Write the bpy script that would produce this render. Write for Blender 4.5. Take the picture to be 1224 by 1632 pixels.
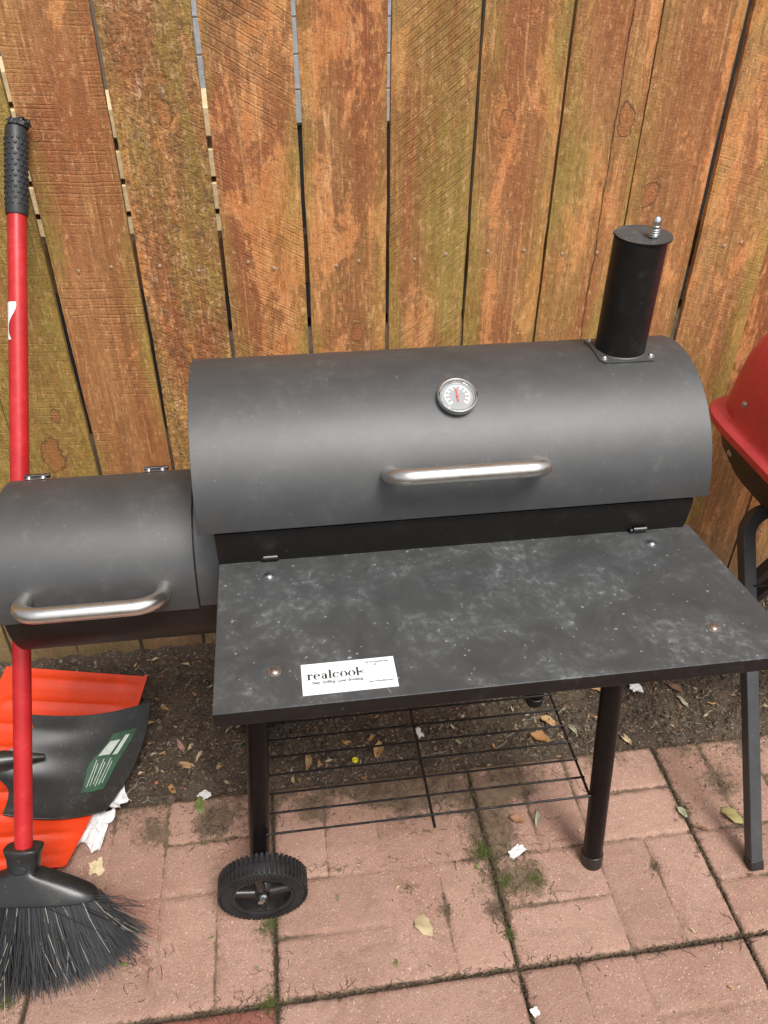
import bpy, bmesh, math, random
from mathutils import Vector, Matrix, noise
R = math.radians
rnd = random.Random(11)
for o in list(bpy.data.objects):
    bpy.data.objects.remove(o, do_unlink=True)
scene = bpy.context.scene
C = scene.collection

# ------------------------------------------------------------------ camera
F_PX, PITCH, YAW, ROLL = 1269.53, R(36.0245), R(8.0818), R(0.4478)
CAM = Vector((0.0, -1.42964, 1.42147))
fw = Vector((math.sin(YAW) * math.cos(PITCH), math.cos(YAW) * math.cos(PITCH), -math.sin(PITCH)))
rt0 = Vector((math.cos(YAW), -math.sin(YAW), 0)); up0 = rt0.cross(fw)
rt = math.cos(ROLL) * rt0 + math.sin(ROLL) * up0
up = -math.sin(ROLL) * rt0 + math.cos(ROLL) * up0
cd = bpy.data.cameras.new('camera'); cam = bpy.data.objects.new('camera', cd); C.objects.link(cam)
cam.matrix_world = Matrix(((rt.x, up.x, -fw.x, CAM.x), (rt.y, up.y, -fw.y, CAM.y), (rt.z, up.z, -fw.z, CAM.z), (0, 0, 0, 1)))
cd.sensor_fit = 'VERTICAL'; cd.sensor_height = 24.0; cd.sensor_width = 18.0
cd.lens = F_PX / 1632 * 24.0; cd.clip_start = 0.01; cd.clip_end = 500
scene.camera = cam

def at(px, py, z=0.0):                      # a picture point to the world point at height z
    d = fw + rt * ((px - 612) / F_PX) - up * ((py - 816) / F_PX)
    return CAM + d * ((z - CAM.z) / d.z)

# ------------------------------------------------------------------ light
SUN_EL, SUN_AZ = R(59), R(158)              # azimuth clockwise from +Y
w = bpy.data.worlds.new('World'); scene.world = w; w.use_nodes = True
wn = w.node_tree; wn.nodes.clear()
sky = wn.nodes.new('ShaderNodeTexSky'); sky.sky_type = 'NISHITA'; sky.sun_disc = False
sky.sun_elevation = SUN_EL; sky.sun_rotation = SUN_AZ; sky.air_density = 1.0; sky.dust_density = 6.0; sky.ozone_density = 1.0
hs = wn.nodes.new('ShaderNodeHueSaturation'); hs.inputs['Saturation'].default_value = 0.25
bg = wn.nodes.new('ShaderNodeBackground'); bg.inputs['Strength'].default_value = 0.092
wo = wn.nodes.new('ShaderNodeOutputWorld')
wn.links.new(sky.outputs[0], hs.inputs['Color']); wn.links.new(hs.outputs[0], bg.inputs[0]); wn.links.new(bg.outputs[0], wo.inputs[0])
sd = bpy.data.lights.new('sun', 'SUN'); sd.energy = 1.5; sd.angle = R(18); sd.color = (1.0, 0.965, 0.92)
so = bpy.data.objects.new('sun', sd); C.objects.link(so); so.location = (2, -3, 6)
sdir = Vector((math.sin(SUN_AZ) * math.cos(SUN_EL), math.cos(SUN_AZ) * math.cos(SUN_EL), math.sin(SUN_EL)))
so.rotation_euler = sdir.to_track_quat('Z', 'Y').to_euler()
vs = scene.view_settings; vs.view_transform = 'Standard'; vs.look = 'None'; vs.gamma = 1; vs.use_curve_mapping = False
vs.exposure = 0.80

# ------------------------------------------------------------------ node helper
class NT:
    def __init__(s, name):
        s.m = bpy.data.materials.new(name); s.m.use_nodes = True; s.t = s.m.node_tree; s.t.nodes.clear()
        s.out = s.t.nodes.new('ShaderNodeOutputMaterial')
    def n(s, typ, ins=None, out=0, **props):
        nd = s.t.nodes.new('ShaderNode' + typ)
        for k, v in props.items(): setattr(nd, k, v)
        for k, v in (ins or {}).items():
            sk = nd.inputs[k]
            if isinstance(v, bpy.types.NodeSocket): s.t.links.new(v, sk)
            else:
                if sk.type == 'RGBA' and len(v) == 3: v = (*v, 1)
                sk.default_value = v
        return nd.outputs[out]
    def math(s, op, a, b=0.0, clamp=False): return s.n('Math', {0: a, 1: b}, operation=op, use_clamp=clamp)
    def obj(s): return s.n('TexCoord', out='Object')
    def attr(s, name, out='Fac', typ='OBJECT'): return s.n('Attribute', out=out, attribute_name=name, attribute_type=typ)
    def map(s, v, scale=(1, 1, 1), loc=(0, 0, 0)): return s.n('Mapping', {'Vector': v, 'Scale': scale, 'Location': loc})
    def noise(s, v, scale, detail=4, rough=.55, dist=0.0, out=0):
        return s.n('TexNoise', {'Vector': v, 'Scale': scale, 'Detail': detail, 'Roughness': rough, 'Distortion': dist}, out=out)
    def ss(s, v, a, b, c=0.0, d=1.0):
        return s.n('MapRange', {'Value': v, 'From Min': a, 'From Max': b, 'To Min': c, 'To Max': d}, interpolation_type='SMOOTHSTEP')
    def lin(s, v, a, b, c=0.0, d=1.0):
        return s.n('MapRange', {'Value': v, 'From Min': a, 'From Max': b, 'To Min': c, 'To Max': d})
    def mix(s, f, a, b, mode='MIX'):
        nd = s.t.nodes.new('ShaderNodeMix'); nd.data_type = 'RGBA'; nd.blend_type = mode
        for k, v in ((0, f), (6, a), (7, b)):
            if isinstance(v, bpy.types.NodeSocket): s.t.links.new(v, nd.inputs[k])
            else: nd.inputs[k].default_value = (*v, 1) if k and len(v) == 3 else v
        return nd.outputs[2]
    def bump(s, h, strength=.5, dist=.002, normal=None):
        ins = {'Strength': strength, 'Distance': dist, 'Height': h}
        if normal is not None: ins['Normal'] = normal
        return s.n('Bump', ins)
    def bsdf(s, col, rough=.5, metal=0.0, normal=None, **kw):
        ins = {'Base Color': col, 'Roughness': rough, 'Metallic': metal}
        if normal is not None: ins['Normal'] = normal
        ins.update(kw)
        b = s.n('BsdfPrincipled', ins); s.t.links.new(b, s.out.inputs[0]); return s.m

M = {}
def plain(name, col, rough=.5, metal=0.0, var=.15, scale=60, **kw):
    t = NT(name); p = t.obj(); nz = t.noise(p, scale, 5)
    c = t.mix(t.lin(nz, .3, .7, 0, 1), tuple(x * (1 - var) for x in col), tuple(min(1, x * (1 + var)) for x in col))
    r = t.lin(nz, .3, .7, max(0, rough - .07), min(1, rough + .07))
    M[name] = t.bsdf(c, r, metal, t.bump(nz, .15, .0006), **kw); return M[name]

# ---- weathered fence wood (per-board custom properties drive the wear)
def wood_mat():
    t = NT('weathered_stained_wood'); p = t.obj(); seed = t.attr('seed')
    off = t.n('CombineXYZ', {0: t.math('MULTIPLY', seed, 3.17), 1: t.math('MULTIPLY', seed, 1.73), 2: t.math('MULTIPLY', seed, 7.31)})
    sp = t.t.nodes.new('ShaderNodeSeparateXYZ'); t.t.links.new(p, sp.inputs[0]); X, Y, Z = sp.outputs
    xs = X; knotmask = None; rings = None
    for kn in ('knot_a', 'knot_b'):
        kv = t.attr(kn, 'Vector'); ks = t.t.nodes.new('ShaderNodeSeparateXYZ'); t.t.links.new(kv, ks.inputs[0]); kx, kz, kr = ks.outputs
        dx = t.math('SUBTRACT', X, kx); dz = t.math('MULTIPLY', t.math('SUBTRACT', Z, kz), .62)
        d = t.math('SQRT', t.math('ADD', t.math('MULTIPLY', dx, dx), t.math('MULTIPLY', dz, dz)))
        q = t.math('DIVIDE', d, t.math('MAXIMUM', kr, .0005))
        infl = t.math('POWER', 2.718, t.math('MULTIPLY', t.math('MULTIPLY', q, q), -.12))
        xs = t.math('SUBTRACT', xs, t.math('MULTIPLY', t.math('MULTIPLY', dx, infl), .75))
        wob = t.noise(t.n('VectorMath', {0: p, 1: off}, operation='ADD'), 45, 4)
        q2 = t.math('ADD', q, t.math('MULTIPLY', t.math('SUBTRACT', wob, .5), 2.2))
        k1 = t.ss(q2, .45, 1.3, 1, 0)
        r1 = t.math('MULTIPLY', t.math('ADD', t.math('SINE', t.math('MULTIPLY', q2, 13.0)), 1.0), t.math('MULTIPLY', t.ss(q2, .5, 3.2, 1, 0), .5))
        rim = t.math('MULTIPLY', t.ss(q2, .75, 1.0, 0, 1), t.ss(q2, 1.0, 1.25, 1, 0))
        knotmask = k1 if knotmask is None else t.math('MAXIMUM', knotmask, k1)
        rr = t.math('MAXIMUM', t.math('MULTIPLY', r1, .45), rim); rings = rr if rings is None else t.math('MAXIMUM', rings, rr)
    pc = t.n('CombineXYZ', {0: xs, 1: Y, 2: Z}); P = t.n('VectorMath', {0: pc, 1: off}, operation='ADD')
    Q = t.n('VectorMath', {0: p, 1: off}, operation='ADD')
    g1 = t.noise(t.map(P, (38, 38, 1.6)), 1.0, 5, .6, .4)
    g2 = t.noise(t.map(P, (230, 230, 5)), 1.0, 3, .6)
    g3 = t.noise(t.map(P, (11, 11, .9)), 1.0, 4, .55, .5)
    blot = t.noise(t.map(Q, (14, 14, 5.5)), 1.0, 7, .62, .8)
    blot2 = t.noise(t.map(Q, (30, 30, 7), (4, 2, 9)), 1.0, 8, .68, 1.0)
    fine = t.noise(Q, 420, 3, .7)
    mid = t.noise(Q, 90, 5, .65)
    big = t.noise(t.map(Q, (5, 5, 1.6), (8, 1, 3)), 1.0, 4, .5)
    tan_, green, peel, saw, ang, rough = [t.attr(k) for k in ('tan', 'green', 'peel', 'saw', 'saw_angle', 'rough')]
    # base: stain thinned by the grain
    c = t.mix(t.lin(g1, .32, .70), (.185, .066, .021), (.375, .150, .048))
    c = t.mix(t.math('MULTIPLY', t.lin(g3, .36, .66, 0, 1), t.lin(tan_, 0, 1, .12, .95)), c, (.48, .255, .095))
    c = t.mix(t.math('MULTIPLY', t.ss(big, .46, .62), .75), c, (.235, .056, .018))
    c = t.mix(t.lin(g2, .45, .72, 0, .62), c, (.165, .068, .024))
    c = t.mix(t.math('MULTIPLY', t.ss(g2, .40, .30), .45), c, (.55, .31, .13))
    # flaked patches of bright orange stain and bare wood, ragged along the grain
    pk = t.math('ADD', t.math('MULTIPLY', peel, .19), t.math('MULTIPLY', t.math('SUBTRACT', g1, .5), .30))
    pk = t.math('ADD', pk, t.math('MULTIPLY', t.math('SUBTRACT', mid, .5), .22)); pk = t.math('ADD', pk, t.math('MULTIPLY', t.math('SUBTRACT', fine, .5), .10))
    pm = t.ss(t.math('ADD', blot, pk), .645, .72)
    c = t.mix(t.math('MULTIPLY', pm, .68), c, t.mix(t.lin(blot2, .35, .68), (.52, .165, .042), (.62, .29, .110)))
    pm2 = t.ss(t.math('ADD', t.math('ADD', blot2, t.math('MULTIPLY', peel, .1)), t.math('MULTIPLY', t.math('SUBTRACT', fine, .5), .15)), .68, .77)
    c = t.mix(t.math('MULTIPLY', pm2, .6), c, (.64, .36, .165))
    pd = t.ss(t.math('ADD', t.math('SUBTRACT', 1.0, blot2), t.math('MULTIPLY', t.math('SUBTRACT', mid, .5), .2)), .60, .72)
    c = t.mix(t.math('MULTIPLY', pd, .5), c, (.20, .075, .030))
    # algae, heavier along board edges
    edge = t.ss(t.math('ABSOLUTE', X), .015, .07)
    side = t.math('MULTIPLY', t.math('SUBTRACT', t.noise(t.map(Q, (9, 9, 1.6), (1, 6, 2)), 1.0, 6, .65, .8), .5), 2.3)
    gm = t.ss(t.math('ADD', t.math('ADD', t.math('MULTIPLY', edge, .26), side), t.math('SUBTRACT', t.math('ADD', t.math('MULTIPLY', green, 1.0), t.ss(Z, 1.25, .75, 0, .13)), .56)), -.05, .55)
    gm = t.math('MULTIPLY', gm, t.math('MULTIPLY', t.lin(mid, .28, .62, .45, 1), t.lin(fine, .3, .6, .7, 1)))
    c = t.mix(t.math('MULTIPLY', gm, .88), c, t.mix(t.lin(blot2, .3, .7), (.155, .128, .014), (.315, .255, .050)))
    # dark mottling of furry boards, tiny pale flecks and dark pores
    rk = t.math('MULTIPLY', rough, t.ss(t.noise(t.map(Q, (70, 70, 34), (5, 5, 5)), 1.0, 6, .72, .6), .50, .66))
    c = t.mix(t.math('MULTIPLY', rk, .75), c, (.105, .066, .034))
    rp = t.math('MULTIPLY', rough, t.ss(t.noise(t.map(Q, (110, 110, 50), (9, 1, 5)), 1.0, 5, .72, .6), .54, .68))
    c = t.mix(t.math('MULTIPLY', rp, .6), c, (.56, .36, .22))
    fl = t.math('MULTIPLY', t.ss(fine, .62, .74), t.ss(blot2, .40, .6)); c = t.mix(t.math('MULTIPLY', fl, .55), c, (.66, .44, .27))
    gr_n = t.noise(t.map(Q, (150, 150, 60), (6, 2, 1)), 1.0, 6, .75); c = t.mix(t.math('MULTIPLY', t.ss(gr_n, .52, .66), .50), c, (.105, .052, .020)); c = t.mix(t.math('MULTIPLY', t.ss(gr_n, .47, .34), .42), c, (.62, .38, .18))
    dk = t.ss(t.noise(t.map(Q, (330, 330, 110), (2, 2, 2)), 1.0, 3, .6), .58, .72); c = t.mix(t.math('MULTIPLY', dk, .6), c, (.085, .045, .02))
    # circular-saw tracks, irregular and patchy
    sw = t.math('ADD', t.math('MULTIPLY', Z, 1.0), t.math('MULTIPLY', X, ang))
    sw = t.math('ADD', t.math('MULTIPLY', sw, 1050.0), t.math('MULTIPLY', t.noise(t.map(Q, (22, 22, 16)), 1.0, 3, .5), 7.0))
    sw = t.math('ADD', t.math('SINE', sw), t.math('MULTIPLY', t.math('SINE', t.math('MULTIPLY', sw, .37)), .6))
    swm = t.math('MULTIPLY', t.math('MULTIPLY', t.ss(sw, .35, 1.35), saw), t.math('MULTIPLY', t.ss(t.noise(t.map(Q, (16, 16, 9), (3, 3, 8)), 1.0, 4), .40, .62), t.lin(fine, .35, .6, .35, 1)))
    c = t.mix(t.math('MULTIPLY', swm, .52), c, (.17, .080, .028))
    # knots
    c = t.mix(t.math('MULTIPLY', knotmask, .62), c, t.mix(t.lin(g2, .3, .7), (.26, .075, .025), (.44, .16, .05)))
    c = t.mix(t.math('MULTIPLY', rings, t.math('MULTIPLY', t.ss(blot2, .28, .55), .85)), c, (.10, .045, .018))
    # a long check running down one board
    ck = t.math('ABSOLUTE', t.math('SUBTRACT', t.math('SUBTRACT', X, t.attr('crack')), t.math('MULTIPLY', t.math('SUBTRACT', t.noise(t.map(p, (0, 0, 9)), 1.0, 4, .6), .5), .018)))
    ckm = t.math('MULTIPLY', t.ss(ck, .0016, .0004), t.lin(mid, .35, .6, .3, 1)); c = t.mix(t.math('MULTIPLY', ckm, .8), c, (.05, .025, .012))
    dirt = t.math('MULTIPLY', t.ss(Z, .05, .30, 1, 0), t.lin(mid, .3, .7, .5, 1))
    c = t.mix(t.math('MULTIPLY', dirt, .75), c, (.135, .100, .065))
    c = t.n('HueSaturation', {'Hue': .503, 'Saturation': .98, 'Value': 1.33, 'Fac': 1.0, 'Color': c})
    h = t.math('ADD', t.math('MULTIPLY', g2, .6), t.math('MULTIPLY', g1, .9))
    h = t.math('ADD', h, t.math('MULTIPLY', mid, t.lin(rough, 0, 1, .45, 2.2)))
    h = t.math('SUBTRACT', h, t.math('MULTIPLY', swm, .5)); h = t.math('SUBTRACT', h, t.math('MULTIPLY', rings, .18))
    h = t.math('ADD', h, t.math('MULTIPLY', fine, .55)); h = t.math('SUBTRACT', h, ckm)
    M['wood'] = t.bsdf(c, t.lin(mid, .3, .7, .55, .85), 0, t.bump(h, 1.0, .0032), **{'Specular IOR Level': .4})
wood_mat()

# ---- dusty black powder coat
def paint(name, base, rough, dust, tint=(.30, .29, .26), spot=1.0, scale=1.0, spec=.5, film=0.0):
    t = NT(name); p = t.obj()
    a = t.noise(p, 15 * scale, 7, .68, .5); b = t.noise(p, 85 * scale, 6, .72, .4); wsp = t.n('TexVoronoi', {'Vector': p, 'Scale': 95.0, 'Randomness': 1.0}, out=0); f = t.noise(p, 700, 2, .6); sc = t.noise(t.map(p, (40, 200, 40)), 1, 4, .7, 1.5)
    d = t.math('MULTIPLY', t.ss(a, .42, .68), t.ss(b, .44, .70))
    d = t.math('ADD', t.math('MULTIPLY', d, .75), t.math('MULTIPLY', t.ss(b, .62, .78), .5))
    d = t.math('ADD', d, t.math('MULTIPLY', t.math('MULTIPLY', t.ss(wsp, .13, .17), t.ss(wsp, .17, .22, 1, 0)), t.math('MULTIPLY', t.ss(a, .5, .62), .22)))
    d = t.math('ADD', t.math('MULTIPLY', d, dust), t.math('MULTIPLY', t.ss(t.noise(p, 170, 2, .5), .715 , .74), .6 * spot * min(1, dust * 3)))
    d = t.math('ADD', d, t.math('MULTIPLY', t.ss(sc, .68, .78), .35 * dust), clamp=True)
    nz_ = t.n('SeparateXYZ', {0: t.n('NewGeometry', out='Normal')}, out=2)
    d = t.math('MULTIPLY', d, t.ss(nz_, -.1, .7, .18, 1))
    d = t.math('ADD', d, t.math('MULTIPLY', t.ss(f, .70, .78), .25 * dust))
    d = t.math('ADD', d, t.math('MULTIPLY', t.ss(nz_, .3, .9), t.lin(a, .3, .7, film * .7, film * 1.3)), clamp=True)
    c = t.mix(d, t.mix(t.lin(a, .3, .7), tuple(x * .85 for x in base), tuple(x * 1.2 for x in base)), tint)
    h = t.math('ADD', t.math('MULTIPLY', f, .4), t.math('MULTIPLY', d, .3))
    M[name] = t.bsdf(c, t.math('ADD', t.lin(b, .3, .7, rough - .015, rough + .015), t.math('MULTIPLY', d, .25)), 0, t.bump(h, .12, .0005), **{'Specular IOR Level': spec})
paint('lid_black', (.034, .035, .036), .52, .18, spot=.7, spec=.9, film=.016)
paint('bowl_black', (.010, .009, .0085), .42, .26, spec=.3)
paint('shelf_black', (.008, .007, .007), .45, .33, tint=(.345, .360, .360), spot=.9, spec=.35, film=.145)
paint('leg_black', (.006, .005, .005), .30, .08, spec=.18)
paint('red_enamel', (.62, .030, .042), .42, .16, tint=(.66, .28, .27), spot=.5, spec=1.0, film=.10)  # pinkish film on upward faces paints the lid's sheen into its colour
paint('grill_black', (.014, .012, .011), .42, .15)
paint('stand_grey', (.045, .047, .050), .48, .30, tint=(.16, .17, .18))
paint('orange_plastic', (.66, .045, .008), .42, .75, tint=(.22, .075, .035), spot=.3)
paint('black_plastic', (.014, .0145, .015), .33, .30, tint=(.15, .145, .13), film=.03)
paint('red_handle', (.43, .015, .018), .33, .22, tint=(.6, .25, .22), spot=.3)
plain('grip_rubber', (.022, .024, .027), .5)
plain('tyre_rubber', (.018, .018, .019), .55, var=.3)
plain('wheel_plastic', (.016, .015, .015), .36, var=.3)
plain('rod_black', (.010, .010, .011), .22)
plain('chrome', (.72, .72, .71), .16, 1.0, var=.06)
plain('rusty_steel', (.48, .42, .36), .36, 1.0, var=.35, scale=220)
plain('zinc', (.55, .56, .57), .34, 1.0, var=.15, scale=200)
plain('hinge_steel', (.10, .10, .10), .35, 1.0)
plain('nail_steel', (.46, .34, .22), .5, .5, var=.25, scale=300)
plain('white_label', (.74, .76, .76), .45, var=.03)
plain('ink_black', (.03, .03, .03), .6)
plain('dial_face', (.30, .31, .31), .10, var=.03, **{'Coat Weight': 1.0, 'Coat Roughness': .03})
plain('dial_mark', (.85, .86, .86), .3, var=.02)
plain('needle_red', (.62, .10, .08), .35)
plain('green_label', (.026, .075, .042), .45, var=.3)
plain('label_print', (.42, .46, .42), .5)
plain('paper_white', (.68, .66, .66), .8, var=.12)
plain('paper_cream', (.62, .52, .33), .8)
plain('cap_yellow', (.78, .68, .02), .4, var=.08)
plain('bristle_black', (.010, .0105, .013), .45, var=.4, scale=30)
plain('bristle_pale', (.26, .24, .20), .6)
plain('shed_white', (.42, .44, .46), .6)
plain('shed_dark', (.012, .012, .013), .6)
plain('pale_timber', (.62, .47, .27), .7, var=.2)
plain('rail_wood', (.16, .085, .04), .8, var=.3)
plain('moss', (.085, .105, .022), .9, var=.4, scale=300)
plain('root_brown', (.055, .040, .025), .9, var=.4, scale=300)

def brushed():
    t = NT('brushed_steel'); p = t.obj(); a = t.noise(t.map(p, (12, 500, 500)), 1, 3); b = t.noise(p, 45, 5, .7)
    c = t.mix(t.ss(b, .5, .72), (.74, .725, .69), (.56, .52, .46))
    M['steel'] = t.bsdf(c, t.lin(b, .3, .7, .24, .42), 1.0, t.bump(a, .12, .0004))
brushed()

def paver_mat():
    t = NT('pink_concrete_paver'); p = t.n('NewGeometry', out='Position'); seed = t.attr('seed')
    g = t.attr('groove', typ='GEOMETRY'); e = t.attr('grime', typ='GEOMETRY')
    big = t.noise(p, 5.5, 5, .6, .5); mid = t.noise(p, 45, 6, .7); sp = t.noise(p, 520, 2, .6); v = t.n('TexVoronoi', {'Vector': p, 'Scale': 330.0}, out=0)
    vc = t.n('TexVoronoi', {'Vector': p, 'Scale': 330.0}, out=1); vcs = t.n('SeparateColor', {0: vc})
    c = t.mix(t.lin(big, .3, .7), (.312, .182, .138), (.415, .264, .206))
    c = t.mix(t.math('MULTIPLY', t.ss(mid, .52, .68), .45), c, (.33, .155, .11))
    c = t.mix(t.lin(seed, 0, 1, 0, .3), c, (.36, .20, .145))
    c = t.mix(t.math('MULTIPLY', t.ss(t.noise(p, 190, 4, .7), .53, .66), .40), c, (.54, .35, .27))
    fleck = t.math('MULTIPLY', t.ss(v, .22, .40, 1, 0), t.ss(vcs, .80, .88)); c = t.mix(t.math('MULTIPLY', fleck, .8), c, (.68, .52, .42))
    vb = t.n('TexVoronoi', {'Vector': p, 'Scale': 150.0}, out=0); vbc = t.n('SeparateColor', {0: t.n('TexVoronoi', {'Vector': p, 'Scale': 150.0}, out=1)})
    c = t.mix(t.math('MULTIPLY', t.math('MULTIPLY', t.ss(vb, .12, .26, 1, 0), t.ss(vbc, .88, .92)), .75), c, (.72, .60, .48))
    dkf = t.math('MULTIPLY', t.ss(v, .25, .42, 1, 0), t.ss(vcs, .20, .12)); c = t.mix(t.math('MULTIPLY', dkf, .75), c, (.15, .080, .055))
    c = t.mix(t.math('MULTIPLY', t.ss(sp, .54, .68), .62), c, (.20, .105, .072))
    stn = t.noise(p, 16, 6, .7, 1.0); c = t.mix(t.math('MULTIPLY', t.ss(stn, .50, .68), .5), c, (.22, .145, .098))
    tone = t.attr('tone', typ='GEOMETRY'); c = t.mix(t.ss(tone, .0, .5, .28, 0), c, (.24, .145, .11)); c = t.mix(t.ss(tone, .5, 1, 0, .22), c, (.52, .34, .265))
    wet_shadow = t.attr('damp_shadow', typ='GEOMETRY'); c = t.mix(t.math('MULTIPLY', wet_shadow, .8), c, (.20, .052, .036))  # dark red for the damp slabs and the painted shadow at the broom
    dn = t.noise(p, 75, 6, .7, .8)
    dm = t.ss(t.math('ADD', t.math('MULTIPLY', e, .62), t.math('MULTIPLY', t.math('SUBTRACT', dn, .5), 1.1)), .22, .55)
    c = t.mix(t.math('MULTIPLY', dm, .82), c, t.mix(t.ss(mid, .4, .6), (.072, .050, .032), (.13, .10, .06)))
    h = t.math('ADD', t.math('MULTIPLY', sp, .9), t.math('MULTIPLY', mid, 1.1)); h = t.math('ADD', h, t.math('MULTIPLY', v, .5))
    M['paver'] = t.bsdf(c, .88, 0, t.bump(h, .8, .0018), **{'Specular IOR Level': .3})
paver_mat()

def soil_mat():
    t = NT('dark_garden_soil'); p = t.n('NewGeometry', out='Position')
    a = t.noise(p, 14, 6, .65); b = t.noise(p, 190, 5, .75); v = t.n('TexVoronoi', {'Vector': p, 'Scale': 240.0}, out=0)
    vc = t.n('SeparateColor', {0: t.n('TexVoronoi', {'Vector': p, 'Scale': 240.0}, out=1)})
    c = t.mix(t.lin(a, .3, .7), (.062, .046, .033), (.130, .098, .070)); c = t.mix(t.ss(b, .5, .7), c, (.020, .014, .010))
    c = t.mix(t.math('MULTIPLY', t.ss(vc, .90, .93), t.ss(v, .2, .35, 1, 0)), c, (.32, .24, .17))
    M['soil'] = t.bsdf(c, .95, 0, t.bump(t.math('ADD', b, t.math('MULTIPLY', v, -.7)), .9, .004), **{'Specular IOR Level': .2})
soil_mat()
def crumb_mat():
    t = NT('soil_crumbs'); c = t.n('Attribute', out='Color', attribute_name='tint', attribute_type='GEOMETRY')
    M['crumb'] = t.bsdf(c, .9)
    t = NT('dry_leaf'); p = t.obj(); c = t.attr('leaf_color', 'Color'); nz = t.noise(p, 160, 5, .7)
    c = t.mix(t.lin(nz, .35, .7, 0, .5), c, (.16, .085, .035), 'MIX')
    M['leaf'] = t.bsdf(c, .7, 0, t.bump(nz, .4, .001))
crumb_mat()

# ------------------------------------------------------------------ mesh helpers
class MB:
    def __init__(s): s.v = []; s.f = []
    def add(s, vs_, fs):
        n = len(s.v); s.v += [tuple(a) for a in vs_]; s.f += [tuple(i + n for i in f) for f in fs]; return s
    def box(s, lo, hi):
        x0, y0, z0 = lo; x1, y1, z1 = hi
        return s.add([(x0, y0, z0), (x1, y0, z0), (x1, y1, z0), (x0, y1, z0), (x0, y0, z1), (x1, y0, z1), (x1, y1, z1), (x0, y1, z1)],
                     [(3, 2, 1, 0), (4, 5, 6, 7), (0, 1, 5, 4), (1, 2, 6, 5), (2, 3, 7, 6), (3, 0, 4, 7)])
    def obox(s, c, ax, ay, az):                 # oriented box: half-axis vectors
        c, ax, ay, az = map(Vector, (c, ax, ay, az))
        P = [c + i * ax + j * ay + k * az for k in (-1, 1) for j, i in ((-1, -1), (-1, 1), (1, 1), (1, -1))]
        return s.add(P, [(3, 2, 1, 0), (4, 5, 6, 7), (0, 1, 5, 4), (1, 2, 6, 5), (2, 3, 7, 6), (3, 0, 4, 7)])
    def tube(s, pts, r, n=12, caps=True, ref=None, phase=0.0):
        pts = [Vector(p) for p in pts]; m = len(pts); rs = r if isinstance(r, (list, tuple)) else [r] * m
        T = [(pts[min(i + 1, m - 1)] - pts[max(i - 1, 0)]).normalized() for i in range(m)]
        a = Vector(ref) if ref else (Vector((0, 0, 1)) if abs(T[0].z) < .9 else Vector((1, 0, 0)))
        u = (a - T[0] * a.dot(T[0])).normalized(); V = []
        for i in range(m):
            u = (u - T[i] * u.dot(T[i])).normalized(); w_ = T[i].cross(u)
            for k in range(n):
                t = 2 * math.pi * k / n + phase; V.append(pts[i] + (u * math.cos(t) + w_ * math.sin(t)) * rs[i])
        Fs = [(i * n + k, i * n + (k + 1) % n, (i + 1) * n + (k + 1) % n, (i + 1) * n + k) for i in range(m - 1) for k in range(n)]
        if caps: Fs += [tuple(range(n - 1, -1, -1)), tuple(range((m - 1) * n, m * n))]
        return s.add(V, Fs)
    def lathe(s, prof, o, axis, n=32, ref=None, closed=False):   # prof: (radius, along axis)
        o = Vector(o); A = Vector(axis).normalized(); a = Vector(ref) if ref else (Vector((0, 0, 1)) if abs(A.z) < .9 else Vector((1, 0, 0)))
        u = (a - A * a.dot(A)).normalized(); w_ = A.cross(u); V = []; m = len(prof)
        for r, h in prof:
            for k in range(n):
                t = 2 * math.pi * k / n; V.append(o + A * h + (u * math.cos(t) + w_ * math.sin(t)) * r)
        Fs = [(i * n + k, i * n + (k + 1) % n, (i + 1) * n + (k + 1) % n, (i + 1) * n + k) for i in range(m - 1) for k in range(n)]
        if closed: Fs += [((m - 1) * n + k, (m - 1) * n + (k + 1) % n, (k + 1) % n, k) for k in range(n)]
        else: Fs += [tuple(range(n - 1, -1, -1)), tuple(range((m - 1) * n, m * n))]
        return s.add(V, Fs)
    def prism(s, poly, o, ex, ey, ez, h):       # 2-D polygon extruded along ez
        o, ex, ey, ez = map(Vector, (o, ex, ey, ez)); n = len(poly)
        V = [o + ex * a + ey * b for a, b in poly] + [o + ex * a + ey * b + ez * h for a, b in poly]
        return s.add(V, [tuple(range(n - 1, -1, -1)), tuple(range(n, 2 * n))] + [(i, (i + 1) % n, n + (i + 1) % n, n + i) for i in range(n)])
    def grid(s, fn, nu, nv, thick=0.0, flip=False):   # fn(u,v)->(point, normal); a sheet or a solid shell
        P = [[fn(i / nu, j / nv) for i in range(nu + 1)] for j in range(nv + 1)]; W_ = nu + 1
        V = [Vector(p[0]) for row in P for p in row]
        top = [(j * W_ + i, j * W_ + i + 1, (j + 1) * W_ + i + 1, (j + 1) * W_ + i) for j in range(nv) for i in range(nu)]
        if not thick: return s.add(V, top)
        N = len(V); V2 = [Vector(p[0]) - Vector(p[1]) * thick for row in P for p in row]
        Fs = top + [tuple(N + k for k in reversed(f)) for f in top]
        ring = [i for i in range(W_)] + [j * W_ + nu for j in range(1, nv + 1)] + [nv * W_ + i for i in range(nu - 1, -1, -1)] + [j * W_ for j in range(nv - 1, 0, -1)]
        for a, b in zip(ring, ring[1:] + ring[:1]): Fs.append((b, a, N + a, N + b))
        return s.add(V + V2, Fs)
    def mesh(s, name, loc=(0, 0, 0), smooth=True, fix=True):
        me = bpy.data.meshes.new(name); l = Vector(loc)
        me.from_pydata([Vector(v) - l for v in s.v], [], s.f); me.update()
        if fix:
            bm = bmesh.new(); bm.from_mesh(me); bmesh.ops.recalc_face_normals(bm, faces=bm.faces); bm.to_mesh(me); bm.free()
        if smooth:
            me.shade_smooth()
            try: me.set_sharp_from_angle(angle=R(38))
            except Exception: pass
        return me

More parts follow.
